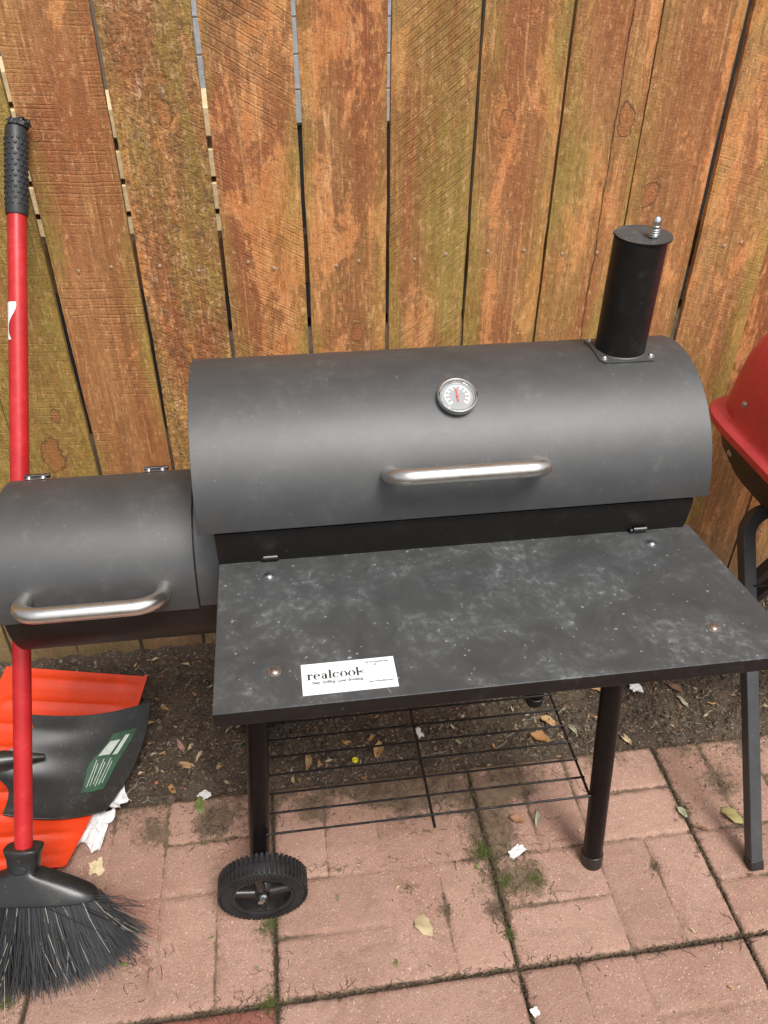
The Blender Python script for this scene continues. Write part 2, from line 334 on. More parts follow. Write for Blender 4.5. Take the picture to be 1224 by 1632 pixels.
def link(name, me, mat, parent=None, loc=(0, 0, 0), label=None, cat=None, group=None, kind=None):
    o = bpy.data.objects.new(name, me); C.objects.link(o); o.location = loc
    if mat and not me.materials: me.materials.append(M[mat] if isinstance(mat, str) else mat)
    if parent: o.parent = parent
    for k, v in (('label', label), ('category', cat), ('group', group), ('kind', kind)):
        if v: o[k] = v
    return o
def thing(name, label, cat, loc=(0, 0, 0), group=None):
    o = bpy.data.objects.new(name, None); C.objects.link(o); o.location = loc; o.empty_display_size = .1
    o['label'] = label; o['category'] = cat
    if group: o['group'] = group
    return o
def worldpos(p):
    v = Vector((0, 0, 0))
    while p: v = v + p.location; p = p.parent
    return v
def part(name, mb, mat, parent, bevel=0.0, smooth=True, label=None, kind=None):   # mesh given in world space
    o = link(name, mb.mesh(name, worldpos(parent), smooth), mat, parent, label=label, kind=kind)
    if bevel:
        m = o.modifiers.new('bevel', 'BEVEL'); m.width = bevel; m.segments = 2; m.limit_method = 'ANGLE'; m.angle_limit = R(40)
    return o
def fbm(x, y, z=0.0, o=4): return noise.fractal(Vector((x, y, z)), 1.0, 2.0, o)

# ================================================================== SETTING
# ground to the horizon
g = MB().add([(-60, -60, -.06), (60, -60, -.06), (60, 60, -.06), (-60, 60, -.06)], [(0, 1, 2, 3)])
link('ground', g.mesh('ground', smooth=False), 'soil', kind='structure')

# soil bed between pavers and fence
PX0, PY0, PG = -.0856, -.8286, .4085
SE = PY0 + PG
def soil_h(x, y):
    t = max(0, min(1, (y - SE) / .42))
    h = -.006 + .020 * t + .010 * fbm(x * 5, y * 5, 1) + .009 * fbm(x * 23, y * 23, 5) + .006 * fbm(x * 62, y * 62, 2, 3)
    if x > .7: h += .02 * min(1, (x - .7) * 3) * t
    k = max(0, min(1, (y - SE) / .03)); return h * k + (-.010) * (1 - k)
nx, ny = 640, 110
sb = MB(); X0, X1, Y0, Y1 = -1.8, 2.0, SE - .03, .03
sb.grid(lambda u, v: (Vector((X0 + (X1 - X0) * u, Y0 + (Y1 - Y0) * v, soil_h(X0 + (X1 - X0) * u, Y0 + (Y1 - Y0) * v))), None), nx, ny)
link('soil_bed', sb.mesh('soil_bed', fix=False), 'soil', kind='structure')
js = MB(); js.grid(lambda u, v: (Vector((-1.5 + 3.2 * u, -1.75 + 1.36 * v, -.012 + .003 * fbm(u * 90, v * 50))), None), 200, 100)
patio = link('patio_bed', js.mesh('patio_bed', fix=False), 'soil', kind='structure')

# pavers: 16-inch slabs with a pressed basket-weave of eight bricks
def groove_d(u, v):                         # distance to the nearest pressed line, u,v in 0..PG
    b = PG / 2; q = PG / 4
    iu, iv = int(u >= b), int(v >= b); lu, lv = u - iu * b, v - iv * b
    d = min(abs(u - b), abs(v - b))
    horiz = (iu + iv) % 2 == 0              # lower-left and upper-right blocks carry lying bricks
    return min(d, abs((lv if horiz else lu) - q))
def seg_d(x, y, a, b):
    ax, ay = a; bx, by = b; dx, dy = bx - ax, by - ay
    t = max(0, min(1, ((x - ax) * dx + (y - ay) * dy) / (dx * dx + dy * dy))); return math.hypot(x - ax - t * dx, y - ay - t * dy)
grime_spots = [(at(800, 1400), .10), (at(770, 1330), .075), (at(850, 1400), .06), (at(600, 1255), .06), (at(820, 1250), .07), (at(700, 1240), .05),
               (at(360, 1300), .06), (at(500, 1290), .05), (at(420, 1480), .035), (at(245, 1330), .05), (at(640, 1275), .06), (at(1090, 1290), .04), (at(1150, 1250), .06), (at(1180, 1310), .05), (at(760, 1270), .08), (at(800, 1320), .07), (at(535, 1250), .06), (at(590, 1262), .05), (at(690, 1262), .07), (at(790, 1455), .035), (at(330, 1320), .05), (at(650, 1415), .03), (at(710, 1450), .03), (at(1045, 1380), .03)]
def make_paver(i, j):
    x0, y0 = PX0 + PG * i, PY0 + PG * j; s = rnd.random(); gap = .0022
    N = 84; tilt = (rnd.uniform(-.004, .004), rnd.uniform(-.004, .004)); dz = rnd.uniform(-.0015, .0015)
    V = []; gr = []; gm = []; dp = []; tn_ = []; tones = [rnd.random() for _ in range(8)]
    for b in range(N + 1):
        for a in range(N + 1):
            u, v = a / N * PG, b / N * PG
            e = min(u, v, PG - u, PG - v)
            x, y = x0 + u, y0 + v
            wob = .0022 * fbm(x * 40, y * 40, i + 7 * j, 3)
            inx = x + (gap + wob if a == 0 else -gap - wob if a == N else 0)
            iny = y + (gap + wob if b == 0 else -gap - wob if b == N else 0)
            wear = max(.30, min(1, .68 + .8 * fbm(x * 3.1, y * 3.1, 40)))
            d = groove_d(u, v) + .0025 * fbm(x * 60, y * 60, 3, 3)
            k = max(0, 1 - max(0, d) / .0065); gd = k * k * (3 - 2 * k)
            chip = max(0, fbm(x * 26, y * 26, 61, 3) - .22) * .035
            ek = max(0, 1 - e / (.011 + chip))
            z = -.0055 * gd * wear - .007 * ek * ek + .0014 * fbm(x * 9, y * 9, 9) + .0008 * fbm(x * 60, y * 60, 8, 3) + tilt[0] * (u - PG / 2) + tilt[1] * (v - PG / 2) + dz
            V.append((inx, iny, z)); gr.append(gd * wear); bu, bv = int(u >= PG / 2), int(v >= PG / 2); hz = (bu + bv) % 2 == 0; tn_.append(tones[bu * 4 + bv * 2 + int(((v if hz else u) % (PG / 2)) >= PG / 4) if min(u, v) < PG else 0])
            soilk = max(0, 1 - (SE - y) / .19) if y < SE else 1
            sm = sum(max(0, 1 - math.hypot(x - p.x, y - p.y) / r) * .8 for p, r in grime_spots)
            gm.append(min(1.3, .98 * gd * wear * (0.66 + 1.0 * max(0, fbm(x * 6, y * 6, 77) + .35)) + .95 * max(0, 1 - e / .012) + .80 * soilk ** 1.4 * (.75 + .9 * fbm(x * 9, y * 9, 21)) + sm))
            dd = 0.0
            if j == -1 and i <= -1: dd = .9 * max(0, min(1, (y - (PY0 - .13)) / .05 + .6 * fbm(x * 5, y * 5)))
            bp = math.hypot((x + .40) / .13, (y + .67) / .07); dd = max(dd, .75 * max(0, 1.15 - bp))  # broom's shadow painted into the slab colour as a soft oval
            dp.append(max(0, min(1, dd)))
    F = [(b * (N + 1) + a, b * (N + 1) + a + 1, (b + 1) * (N + 1) + a + 1, (b + 1) * (N + 1) + a) for b in range(N) for a in range(N)]
    ring = [a for a in range(N + 1)] + [b * (N + 1) + N for b in range(1, N + 1)] + [N * (N + 1) + a for a in range(N - 1, -1, -1)] + [b * (N + 1) for b in range(N - 1, 0, -1)]
    n0 = len(V)
    for k in ring: V.append((V[k][0], V[k][1], -.045)); gr.append(1); gm.append(1.2); dp.append(dp[k]); tn_.append(.5)
    L = len(ring)
    for q in range(L): F.append((ring[(q + 1) % L], ring[q], n0 + q, n0 + (q + 1) % L))
    me = bpy.data.meshes.new('paver'); c = Vector((x0 + PG / 2, y0 + PG / 2, 0))
    me.from_pydata([Vector(v) - c for v in V], [], F); me.update(); me.shade_smooth()
    for nm, dat in (('groove', gr), ('grime', gm), ('damp_shadow', dp), ('tone', tn_)):
        at_ = me.attributes.new(nm, 'FLOAT', 'POINT'); at_.data.foreach_set('value', dat)
    o = link('paver', me, 'paver', patio, c); o['seed'] = s; return o
for j in (-2, -1, 0):
    for i in range(-3, 4):
        make_paver(i, j)

# ------------------------------------------------------------------ fence
fence = thing('wooden_fence', 'tall weathered wooden board fence, orange brown with green algae, behind the smoker', 'fence', (0, 0, 0))
BX0, BW = -.3854, .14797
#           tan  green peel  saw  ang  rough  knot_a               knot_b
spec = {-5: (.3, .5, .2, .3, .1, .2, (0, 3, .01), (0, 3, .01)),
        -4: (.3, .6, .2, .3, .1, .2, (0, 3, .01), (0, 3, .01)),
        -3: (.3, .7, .2, .3, .1, .3, (0, 3, .01), (0, 3, .01)),
        -2: (.35, .75, .15, .4, .05, .3, (.03, .62, .016), (-.02, 3, .01)),
        -1: (.45, .78, .10, .4, .05, .2, (-.005, .575, .022), (.02, .66, .008)),
        0: (.50, .36, .08, .55, .03, .05, (-.050, 1.165, .010), (.03, 2.19, .015)),
        1: (.15, .58, .62, .45, .5, 1.0, (.010, 1.185, .012), (.03, .2, .015)),
        2: (.25, .50, .76, .75, .55, .15, (-.01, 1.37, .03), (.045, .3, .013)),
        3: (.12, .42, .98, .15, .2, .1, (.015, .80, .010), (-.06, 3, .01)),
        4: (.85, .62, .50, 1.0, -.75, .15, (-.05, 3, .01), (.04, .4, .012)),
        5: (.35, .52, .66, .1, .2, .1, (-.022, 1.160, .013), (.2, 3, .014)),
        6: (.55, .62, .45, .1, .2, .1, (.040, 1.165, .013), (-.04, 3, .01)),
        7: (.20, .44, .42, .1, .2, .1, (-.035, 1.035, .013), (.03, 2.5, .016)),
        8: (.80, .56, .66, .3, .3, .1, (.050, 1.22, .018), (-.02, 3, .01)),
        9: (.20, .30, .75, .2, .3, .1, (0, 3, .01), (.02, .5, .012)),
        10: (.3, .4, .5, .2, .3, .1, (0, 3, .01), (0, 3, .01))}
gapw = {-1: .003, 0: .0088, 1: .0080, 2: .0078, 3: .0080, 4: .0064, 5: .006, 6: .0048, 7: .0056, 8: .0064, 9: .003}
nail_me = MB().lathe([(.0001, -.004), (.0033, -.0012), (.0036, 0), (.003, .0009), (.0014, .0014)], (0, 0, 0), (0, -1, 0), 10).mesh('nail')
nail_me.materials.append(M['nail_steel'])
for b in range(-9, 14):
    # board b spans gap b .. gap b+1 ; gap 0 is the one beside the broom handle
    xl, xr = BX0 + BW * b, BX0 + BW * (b + 1)
    gl, gr_ = gapw.get(b, .006) / 2, gapw.get(b + 1, .006) / 2
    cx = (xl + xr) / 2; yo = rnd.uniform(-.0015, .0015) + (-.006 if b == 8 else 0.004 if b == 7 else 0); th = .017
    zb, zt = -.02 + rnd.uniform(-.004, .01), 1.83
    nxb, nzb = 8, 90; V = []; F = []
    sd1 = rnd.uniform(0, 50); cup = rnd.uniform(-.0012, .0012)
    for side in (0, 1):
        for k in range(nzb + 1):
            z = zb + (zt - zb) * k / nzb
            for a in range(nxb + 1):
                u = a / nxb
                xx = (xl + gl) * (1 - u) + (xr - gr_) * u
                if a in (0, nxb): xx += .0013 * fbm(z * 7, sd1 + a, b) + .0006 * fbm(z * 45, sd1 + a, b)
                ed = .0022 if a in (0, nxb) else 0
                y = yo + cup * (2 * u - 1) ** 2 + .0007 * fbm(xx * 30, z * 6, sd1)
                if a in (2, 3, 4, 5, 6) and spec.get(b, spec[-3])[5] > .8: y += .0014 * fbm(xx * 60, z * 40, sd1)
                V.append((xx - cx, y + ed if side == 0 else y + th - ed, z))
    W_ = nxb + 1; NV = W_ * (nzb + 1)
    for k in range(nzb):
        for a in range(nxb):
            q = k * W_ + a
            F.append((q, q + 1, q + W_ + 1, q + W_)); F.append((NV + q, NV + q + W_, NV + q + W_ + 1, NV + q + 1))
        for a in (0, nxb):
            q = k * W_ + a; F.append((q, q + W_, NV + q + W_, NV + q) if a == 0 else (q, NV + q, NV + q + W_, q + W_))
    for k in (0, nzb):
        for a in range(nxb): q = k * W_ + a; F.append((q, NV + q, NV + q + 1, q + 1) if k == 0 else (q, q + 1, NV + q + 1, NV + q))
    me = bpy.data.meshes.new('board'); me.from_pydata(V, [], F); me.update(); me.shade_smooth(); me.set_sharp_from_angle(angle=R(40))
    o = link('board', me, 'wood', fence, (cx, 0, 0))
    sp_ = spec.get(b, spec[-3])
    for k, v in zip(('tan', 'green', 'peel', 'saw', 'saw_angle', 'rough'), sp_): o[k] = float(v)
    o['crack'] = {6: .022, 5: 9.0}.get(b, 9.0)
    o['knot_a'] = sp_[6]; o['knot_b'] = sp_[7]; o['seed'] = float(b * 1.37 + 9.1)
    for dx in (-.030, .024):
        for zz in (.94, .22, 1.62):
            n = link('nail', nail_me, None, o, (dx + rnd.uniform(-.011, .011), yo - .0004, zz + rnd.uniform(-.009, .009)))
for zz in (.22, .94, 1.62):
    rl = MB().box((-1.7, .0215, zz - .045), (1.66, .0595, zz + .045)); part('rail', rl, 'rail_wood', fence, .002)
for xx in (-.95, 1.25):
    part('post', MB().box((xx - .045, .062, -.05), (xx + .045, .152, 1.8)), 'rail_wood', fence, .003)

# things glimpsed through the gaps
shed = thing('garden_shed', 'white sided shed with dark base, glimpsed through gaps in the right of the fence', 'shed', (.9, 2.3, 0))
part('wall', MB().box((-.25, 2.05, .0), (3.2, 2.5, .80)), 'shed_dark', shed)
part('wall', MB().box((.60, 2.045, .802), (3.2, 2.5, 2.3)), 'shed_dark', shed)  # dark block added behind so the right-hand fence gaps read dark
for k in range(9):
    part('siding_board', MB().obox((.17, 2.03, .87 + .12 * k), (.42, 0, 0), (0, .008, 0), (0, -.006, .056)), 'shed_white', shed)
tim = thing('timber_stack', 'stack of pale planks seen through the left fence gaps', 'timber', (-.8, 1.2, 0))
for k in range(5):
    z = .63 + .095 * k + (.02 if k > 2 else 0)
    part('plank', MB().box((-2.2 + .1 * rnd.random(), 1.15 + .04 * rnd.random(), z), (-.10 + .05 * rnd.random() - (.5 if k > 3 else 0), 1.5, z + .078)), 'pale_timber', tim, .003)
part('bearer', MB().box((-2.1, 1.2, -.05), (-.2, 1.48, .625)), 'shed_dark', tim)

# ================================================================== SMOKER
YC, ZC, RL, RB = -.464, .800, .161, .153
sm = thing('charcoal_smoker', 'black offset charcoal smoker with chimney, steel handles and dusty front shelf on the patio', 'smoker', (.2, -.464, 0))
def arc(yc, zc, r, a, x): a = R(a); return Vector((x, yc - r * math.cos(a), zc + r * math.sin(a)))
def shell(yc, zc, r, x0, x1, a0, a1, th, na=60, nx_=2):
    def fn(u, v):
        a = a0 + (a1 - a0) * v; p = arc(yc, zc, r, a, x0 + (x1 - x0) * u); return p, (p - Vector((p.x, yc, zc))).normalized()
    return MB().grid(fn, nx_, na, th)
def endcap(mb, yc, zc, r, x, a0, a1, th, na=48):
    poly = [(-r * math.cos(R(a0 + (a1 - a0) * k / na)), r * math.sin(R(a0 + (a1 - a0) * k / na))) for k in range(na + 1)]
    mb.prism(poly, (x, yc, zc), (0, 1, 0), (0, 0, 1), (1, 0, 0), th); return mb
lid = shell(YC, ZC, RL, -.119, .551, 5.5, 187, .0022, 72)
endcap(lid, YC, ZC, RL - .0026, -.117, 5.5, 187, .002); endcap(lid, YC, ZC, RL - .0026, .547, 5.5, 187, .002)
lid_o = part('barrel_lid', lid, 'lid_black', sm, .0006)
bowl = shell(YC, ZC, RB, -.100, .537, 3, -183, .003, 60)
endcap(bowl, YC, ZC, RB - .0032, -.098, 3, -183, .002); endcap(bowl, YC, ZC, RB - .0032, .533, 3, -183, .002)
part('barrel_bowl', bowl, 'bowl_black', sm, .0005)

def bar_handle(name, yc, zc, r, x0, x1, ang, out, rad, parent, br=.028):
    n = Vector((0, -math.cos(R(ang)), math.sin(R(ang)))); a = Vector((x0, yc, zc)) + n * r; b = Vector((x1, yc, zc)) + n * r
    ex = Vector((1, 0, 0)); pts = [a - n * .002]
    for k in range(9):
        t = math.pi / 2 * k / 8; pts.append(a + n * (out - br + br * math.sin(t)) + ex * (br - br * math.cos(t)))
    for k in range(9):
        t = math.pi / 2 * k / 8; pts.append(b + n * (out - br + br * math.cos(t)) - ex * (br - br * math.sin(t)))
    pts.append(b - n * .002)
    part(name, MB().tube(pts, rad, 20), 'steel', parent)
bar_handle('lid_handle', YC, ZC, RL, .123, .3135, 27.5, .050, .0106, sm, .024)

# thermometer
tn = Vector((0, -math.cos(R(60.3)), math.sin(R(60.3)))); tb = Vector((.218, YC, ZC)) + tn * RL
t_u = Vector((0, math.sin(R(60.3)), math.cos(R(60.3)))); t_x = Vector((1, 0, 0))
bz = MB().lathe([(.0215, -.004), (.0235, .001), (.0255, .004), (.0262, .0085), (.0255, .0115), (.0240, .0125), (.0222, .0115), (.0205, .0085), (.0203, .007)], tb, tn, 48)
th_o = part('thermometer', bz, 'chrome', sm)
part('dial', MB().lathe([(.0202, .0065), (.0202, .0077)], tb, tn, 40), 'dial_face', th_o)
mk = MB()
for k in range(11):
    a = R(-135 + 27 * k); d = t_u * math.cos(a) + t_x * math.sin(a); s_ = t_x * math.cos(a) - t_u * math.sin(a)
    mk.obox(tb + tn * .0080 + d * .0125, d * .0019, s_ * .0011, tn * .0002)
for k in range(54):
    a0, a1 = R(-140 + 280 * k / 54), R(-140 + 280 * (k + 1) / 54)
    P = [tb + tn * .0081 + (t_u * math.cos(a) + t_x * math.sin(a)) * r for a, r in ((a0, .0152), (a1, .0152), (a1, .0163), (a0, .0163))]
    mk.add(P, [(0, 1, 2, 3)])
part('dial_marking', mk, 'dial_mark', th_o, smooth=False)
nd = MB().obox(tb + tn * .0088 + t_u * .002, t_u * .0105, t_x * .0008, tn * .0003); nd.lathe([(.0016, .008), (.0016, .0098)], tb, tn, 12)
part('needle', nd, 'needle_red', th_o, smooth=False)

# chimney on its curved flange
cxm = .463
def saddle(u, v):
    # rounded-corner patch over the barrel crown
    x = cxm + (u - .5) * .080; a = 76.5 + 27 * v
    cu, cv = abs(u - .5) * 2, abs(v - .5) * 2
    if cu > .999 and cv > .999: x = cxm + (u - .5) * .072; a = 90 + (v - .5) * 24.5
    p = arc(YC, ZC, RL + .0022, a, x); return p, (p - Vector((p.x, YC, ZC))).normalized()
fl = part('chimney_flange', MB().grid(saddle, 12, 10, .0022), 'lid_black', sm)
def screw(c, n, r, mat, parent, name='bolt', slot=True):
    n = Vector(n).normalized()
    mb = MB().lathe([(r * 1.55, -.001), (r * 1.5, .0008), (r, .0012), (r * .95, .0024), (r * .6, .0036), (r * .15, .0040)], c, n, 16)
    return part(name, mb, mat, parent)
for sx in (-1, 1):
    for a in (80, 100):
        p = arc(YC, ZC, RL + .002, a, cxm + sx * .0325); screw(p, p - Vector((p.x, YC, ZC)), .0036, 'zinc', fl, 'screw')
ch = part('chimney', MB().lathe([(.0338, .940), (.0338, 1.112), (.0315, 1.112), (.0315, .95)], (cxm, YC, 0), (0, 0, 1), 40, closed=True), 'bowl_black', sm)
part('weld_bead', MB().lathe([(.0336, .957), (.0356, .9585), (.0356, .9605), (.0336, .962)], (cxm, YC, 0), (0, 0, 1), 40, closed=True), 'lid_black', ch)
capn = Vector((.03, -.05, 1)).normalized()
poly = [(.0362 * math.cos(2 * math.pi * k / 40) * (1.07 if 16 < k < 19 else 1), (.0356) * math.sin(2 * math.pi * k / 40)) for k in range(40)]
part('chimney_cap', MB().prism(poly, (cxm + .003, YC, 1.1135), (1, 0, 0), (0, 1, .05), capn, .002), 'shelf_black', ch)
bx, by = cxm + .010, YC - .014
sp_ = [Vector((bx + .0052 * math.cos(t), by + .0052 * math.sin(t), 1.116 + .013 * t / (2 * math.pi * 5))) for t in [2 * math.pi * 5 * k / 90 for k in range(91)]]
part('spring', MB().tube(sp_, .0012, 6), 'chrome', ch)
part('acorn_nut', MB().lathe([(.0080, 1.129), (.0080, 1.1305), (.0058, 1.131), (.0058, 1.135), (.0050, 1.139), (.0028, 1.1415), (.0004, 1.142)], (bx, by, 0), (0, 0, 1), 16).tube([(bx, by, 1.112), (bx, by, 1.131)], .0028, 8), 'chrome', ch)

# firebox
YF, ZF, RF = -.454, .655, .1275
fl_ = shell(YF, ZF, RF, -.405, -.139, 0.3, 128, .002, 48); endcap(fl_, YF, ZF, RF - .0022, -.4035, .3, 128, .002)
part('firebox_lid', fl_, 'lid_black', sm, .0005)
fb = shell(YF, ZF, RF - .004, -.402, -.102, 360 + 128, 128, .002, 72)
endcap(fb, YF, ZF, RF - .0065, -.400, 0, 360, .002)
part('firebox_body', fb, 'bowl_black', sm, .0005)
part('firebox_collar', shell(YF, ZF, RF - .0025, -.137, -.102, 1.5, 128, .003, 30), 'lid_black', sm)
bar_handle('firebox_handle', YF, ZF, RF, -.365, -.182, 17.3, .055, .0108, sm, .034)
for hx in (-.370, -.198):
    hb = MB(); p = arc(YF, ZF, RF + .002, 121, hx); n = (p - Vector((p.x, YF, ZF))).normalized()
    tg = Vector((0, n.z, -n.y))
    hb.obox(p, (.016, 0, 0), tg * .009, n * .0012); h_o = part('hinge', hb, 'hinge_steel', sm)
    part('hinge_pin', MB().tube([p + n * .003 - Vector((.018, 0, 0)), p + n * .003 + Vector((.018, 0, 0))], .0030, 10), 'hinge_steel', h_o)
    for sx in (-.010, .010): screw(p + Vector((sx, 0, 0)) - tg * .006, n, .0034, 'zinc', h_o, 'screw')

# front shelf (folded sheet) and its bolts
ZT = .755
def shelf_pt(u, v): return Vector((-.1000 + (.6470 + .0250 * (1 - v)) * u, -.8590 + .2530 * v, 0))
sf = MB(); th = .0025; dep = .021
V = [shelf_pt(0, 0), shelf_pt(1, 0), shelf_pt(1, 1), shelf_pt(0, 1)]
top = [v + Vector((0, 0, ZT)) for v in V]; low = [v + Vector((0, 0, ZT - dep)) for v in V]
cen = sum(V, Vector()) / 4
inn = [Vector((v.x + (th if v.x < cen.x else -th), v.y + (th if v.y < cen.y else -th), 0)) for v in V]
it = [v + Vector((0, 0, ZT - th)) for v in inn]; il = [v + Vector((0, 0, ZT - dep)) for v in inn]
sf.add(top + low + it + il, [(0, 1, 2, 3)] + [(i, 4 + i, 4 + (i + 1) % 4, (i + 1) % 4) for i in range(4)] + [(4 + i, 12 + i, 12 + (i + 1) % 4, 4 + (i + 1) % 4) for i in range(4)] + [(12 + i, 8 + i, 8 + (i + 1) % 4, 12 + (i + 1) % 4) for i in range(4)] + [(11, 10, 9, 8)])
shelf = part('front_shelf', sf, 'shelf_black', sm, .0016)
for (px, py), m_ in zip(((429, 919), (438, 1071), (1038, 867), (1137, 1001)), ('zinc', 'rusty_steel', 'zinc', 'rusty_steel')):
    screw(at(px, py, ZT), (0, 0, 1), .0052, m_, shelf)
for px, py, m_ in ((430, 887, 'bowl_black'), (1016, 842, 'hinge_steel')):
    p = at(px, py, ZT + .006); bk = MB().box((p.x - .012, p.y - .004, ZT - .02), (p.x + .012, p.y + .012, ZT + .007)); bo = part('shelf_bracket', bk, m_, sm, .002)
    part('bracket_pin', MB().tube([(p.x - .008, p.y - .004, ZT + .008), (p.x + .010, p.y - .004, ZT + .008)], .0035, 10), 'hinge_steel', bo)

# white maker's sticker on the shelf
s0 = at(483, 1110, ZT); s1 = at(636, 1094, ZT); s3 = at(480, 1061, ZT); s2 = at(625, 1046, ZT)
ex = (s1 - s0).normalized(); ey = Vector((-ex.y, ex.x, 0)); SW, SH = (s1 - s0).length, ((s3 - s0).dot(ey) + (s2 - s1).dot(ey)) / 2
st = part('sticker', MB().prism([(0, 0), (SW, 0), (SW, SH), (0, SH)], s0 + Vector((0, 0, .0003)), ex, ey, (0, 0, 1), .0004), 'white_label', sm, smooth=False)
ink = MB(); IZ = s0 + Vector((0, 0, .0010))
def ipoly(pts): ink.add([IZ + ex * a + ey * b for a, b in pts], [tuple(range(len(pts)))])
def irect(x0, y0, x1, y1): ipoly([(x0, y0), (x1, y0), (x1, y1), (x0, y1)])
def iring(cx, cy, rx, ry, thx, thy, a0=0, a1=360, n=28, shear=0.0):   # fat sides, thin top and bottom
    for k in range(n):
        q = []
        for a, inner in ((k, 0), (k + 1, 0), (k + 1, 1), (k, 1)):
            t = R(a0 + (a1 - a0) * a / n); q.append((cx + (rx - inner * thx) * math.cos(t), cy + (ry - inner * thy) * math.sin(t)))
        ipoly(q)
u_ = SW / 100                                              # label is 100 units wide
def word(bx, by, xh):                                      # the bold wordmark realcook, letter by letter
    x = bx; r = xh / 2; st_ = xh * .27; thn = xh * .07
    irect(x + xh * .12, by, x + xh * .12 + st_, by + xh); irect(x - xh * .03, by, x + xh * .56, by + thn); irect(x - xh * .03, by + xh - thn * 1.4, x + xh * .2, by + xh)
    iring(x + xh * .56, by + xh * .66, xh * .24, xh * .34, xh * .12, thn, 20, 170, 12); iring(x + xh * .68, by + xh * .80, xh * .12, xh * .12, xh * .12, xh * .12); x += xh * .86
    iring(x + r * .92, by + r, r * .92, r, st_, thn, 0, 310); irect(x + st_ * .6, by + r, x + r * 1.8, by + r + thn); x += xh * 1.02
    iring(x + r * .78, by + xh * .30, r * .66, xh * .30, st_ * .85, thn, 0, 360); irect(x + xh * .50, by, x + xh * .50 + st_, by + xh * .72); iring(x + xh * .42, by + xh * .64, xh * .35, xh * .36, st_ * .8, thn, 0, 165, 16); irect(x + xh * .70, by, x + xh * .9, by + thn); x += xh * .96
    irect(x + xh * .10, by, x + xh * .10 + st_, by + xh * 1.5); irect(x, by, x + xh * .48, by + thn); irect(x, by + xh * 1.43, x + xh * .2, by + xh * 1.5); x += xh * .54
    iring(x + r * .92, by + r, r * .92, r, st_, thn, 45, 318); iring(x + r * 1.55, by + xh * .76, xh * .12, xh * .12, xh * .12, xh * .12); x += xh * 1.0
    for _ in range(2):                                     # flame-shaped o, open at tip and foot
        for sgn in (-1, 1):
            P = []; cx = x + r
            for k in range(15):
                t = k / 14; yy = by + xh * (1.14 * t - .02); wv = math.sin(math.pi * min(1, t ** .85)) ** .8
                P.append((cx + sgn * (r * .98 * wv + xh * .02), cx + sgn * (max(0, r * .98 * wv - st_ * math.sin(math.pi * t) ** .6) + xh * .02), yy))
            for (a, b, y0), (c_, d_, y1) in zip(P, P[1:]): ipoly([(a, y0), (b, y0), (d_, y1), (c_, y1)])
        x += xh * 1.06
    irect(x + xh * .10, by, x + xh * .10 + st_, by + xh * 1.5); irect(x, by, x + xh * .46, by + thn); irect(x, by + xh * 1.43, x + xh * .2, by + xh * 1.5)
    for dy in (.30, .62, .88):                             # the k ends in fork tines
        ipoly([(x + xh * .34, by + xh * .52), (x + xh * 1.15, by + xh * (dy + .05)), (x + xh * 1.15, by + xh * (dy + .11)), (x + xh * .34, by + xh * .64)])
word(5.5 * u_, 20.3 * u_, 8.0 * u_)
ipoly([(77.5 * u_, 34.5 * u_), (79 * u_, 32 * u_), (80.5 * u_, 34.5 * u_)])
part('lettering', ink, 'ink_black', st, smooth=False)
def text(body, x, y, h, wid=None):
    cu = bpy.data.curves.new('lettering', 'FONT'); cu.body = body; cu.size = h; cu.offset = h * .022; o = bpy.data.objects.new('tmp', cu); C.objects.link(o)
    bpy.context.view_layer.update(); dg = bpy.context.evaluated_depsgraph_get(); me = bpy.data.meshes.new_from_object(o.evaluated_get(dg)); bpy.data.objects.remove(o)
    xs_ = [v.co.x for v in me.vertices]; k = wid / (max(xs_) - min(xs_)) if wid else 1; lo = worldpos(st)
    for v in me.vertices: v.co = IZ + ex * (x + (v.co.x - min(xs_)) * k) + ey * (y + v.co.y) - lo
    me.update(); link('lettering', me, 'ink_black', st)
text('Easy  Grilling  Love  Smoking', 11 * u_, 14.0 * u_, 5.2 * u_, 53 * u_)
text('Get Tip & Inspiration Video', 69 * u_, 36.6 * u_, 3.4 * u_, 25 * u_)
text('Paper Gift Beneficial Award', 70 * u_, 9.2 * u_, 3.0 * u_, 26 * u_)

# legs
LR = .018
legs = [((.511, -.662, 0), (.490, -.565, .672)), ((.515, -.270, 0), (.490, -.363, .672)), ((-.106, -.632, .055), (-.062, -.560, .672)), ((-.106, -.290, .055), (-.062, -.368, .672))]
for k, (a, b) in enumerate(legs):
    a, b = Vector(a), Vector(b); lo = part('leg', MB().tube([a + (b - a) * .01, b], LR, 20), 'leg_black', sm)
    if k < 2: part('foot_cap', MB().tube([a, a + (b - a) * .045], LR + .0018, 20), 'wheel_plastic', lo, .0015)
part('axle', MB().tube([(-.104, -.70, .078), (-.104, -.20, .078)], .005, 10), 'zinc', sm)
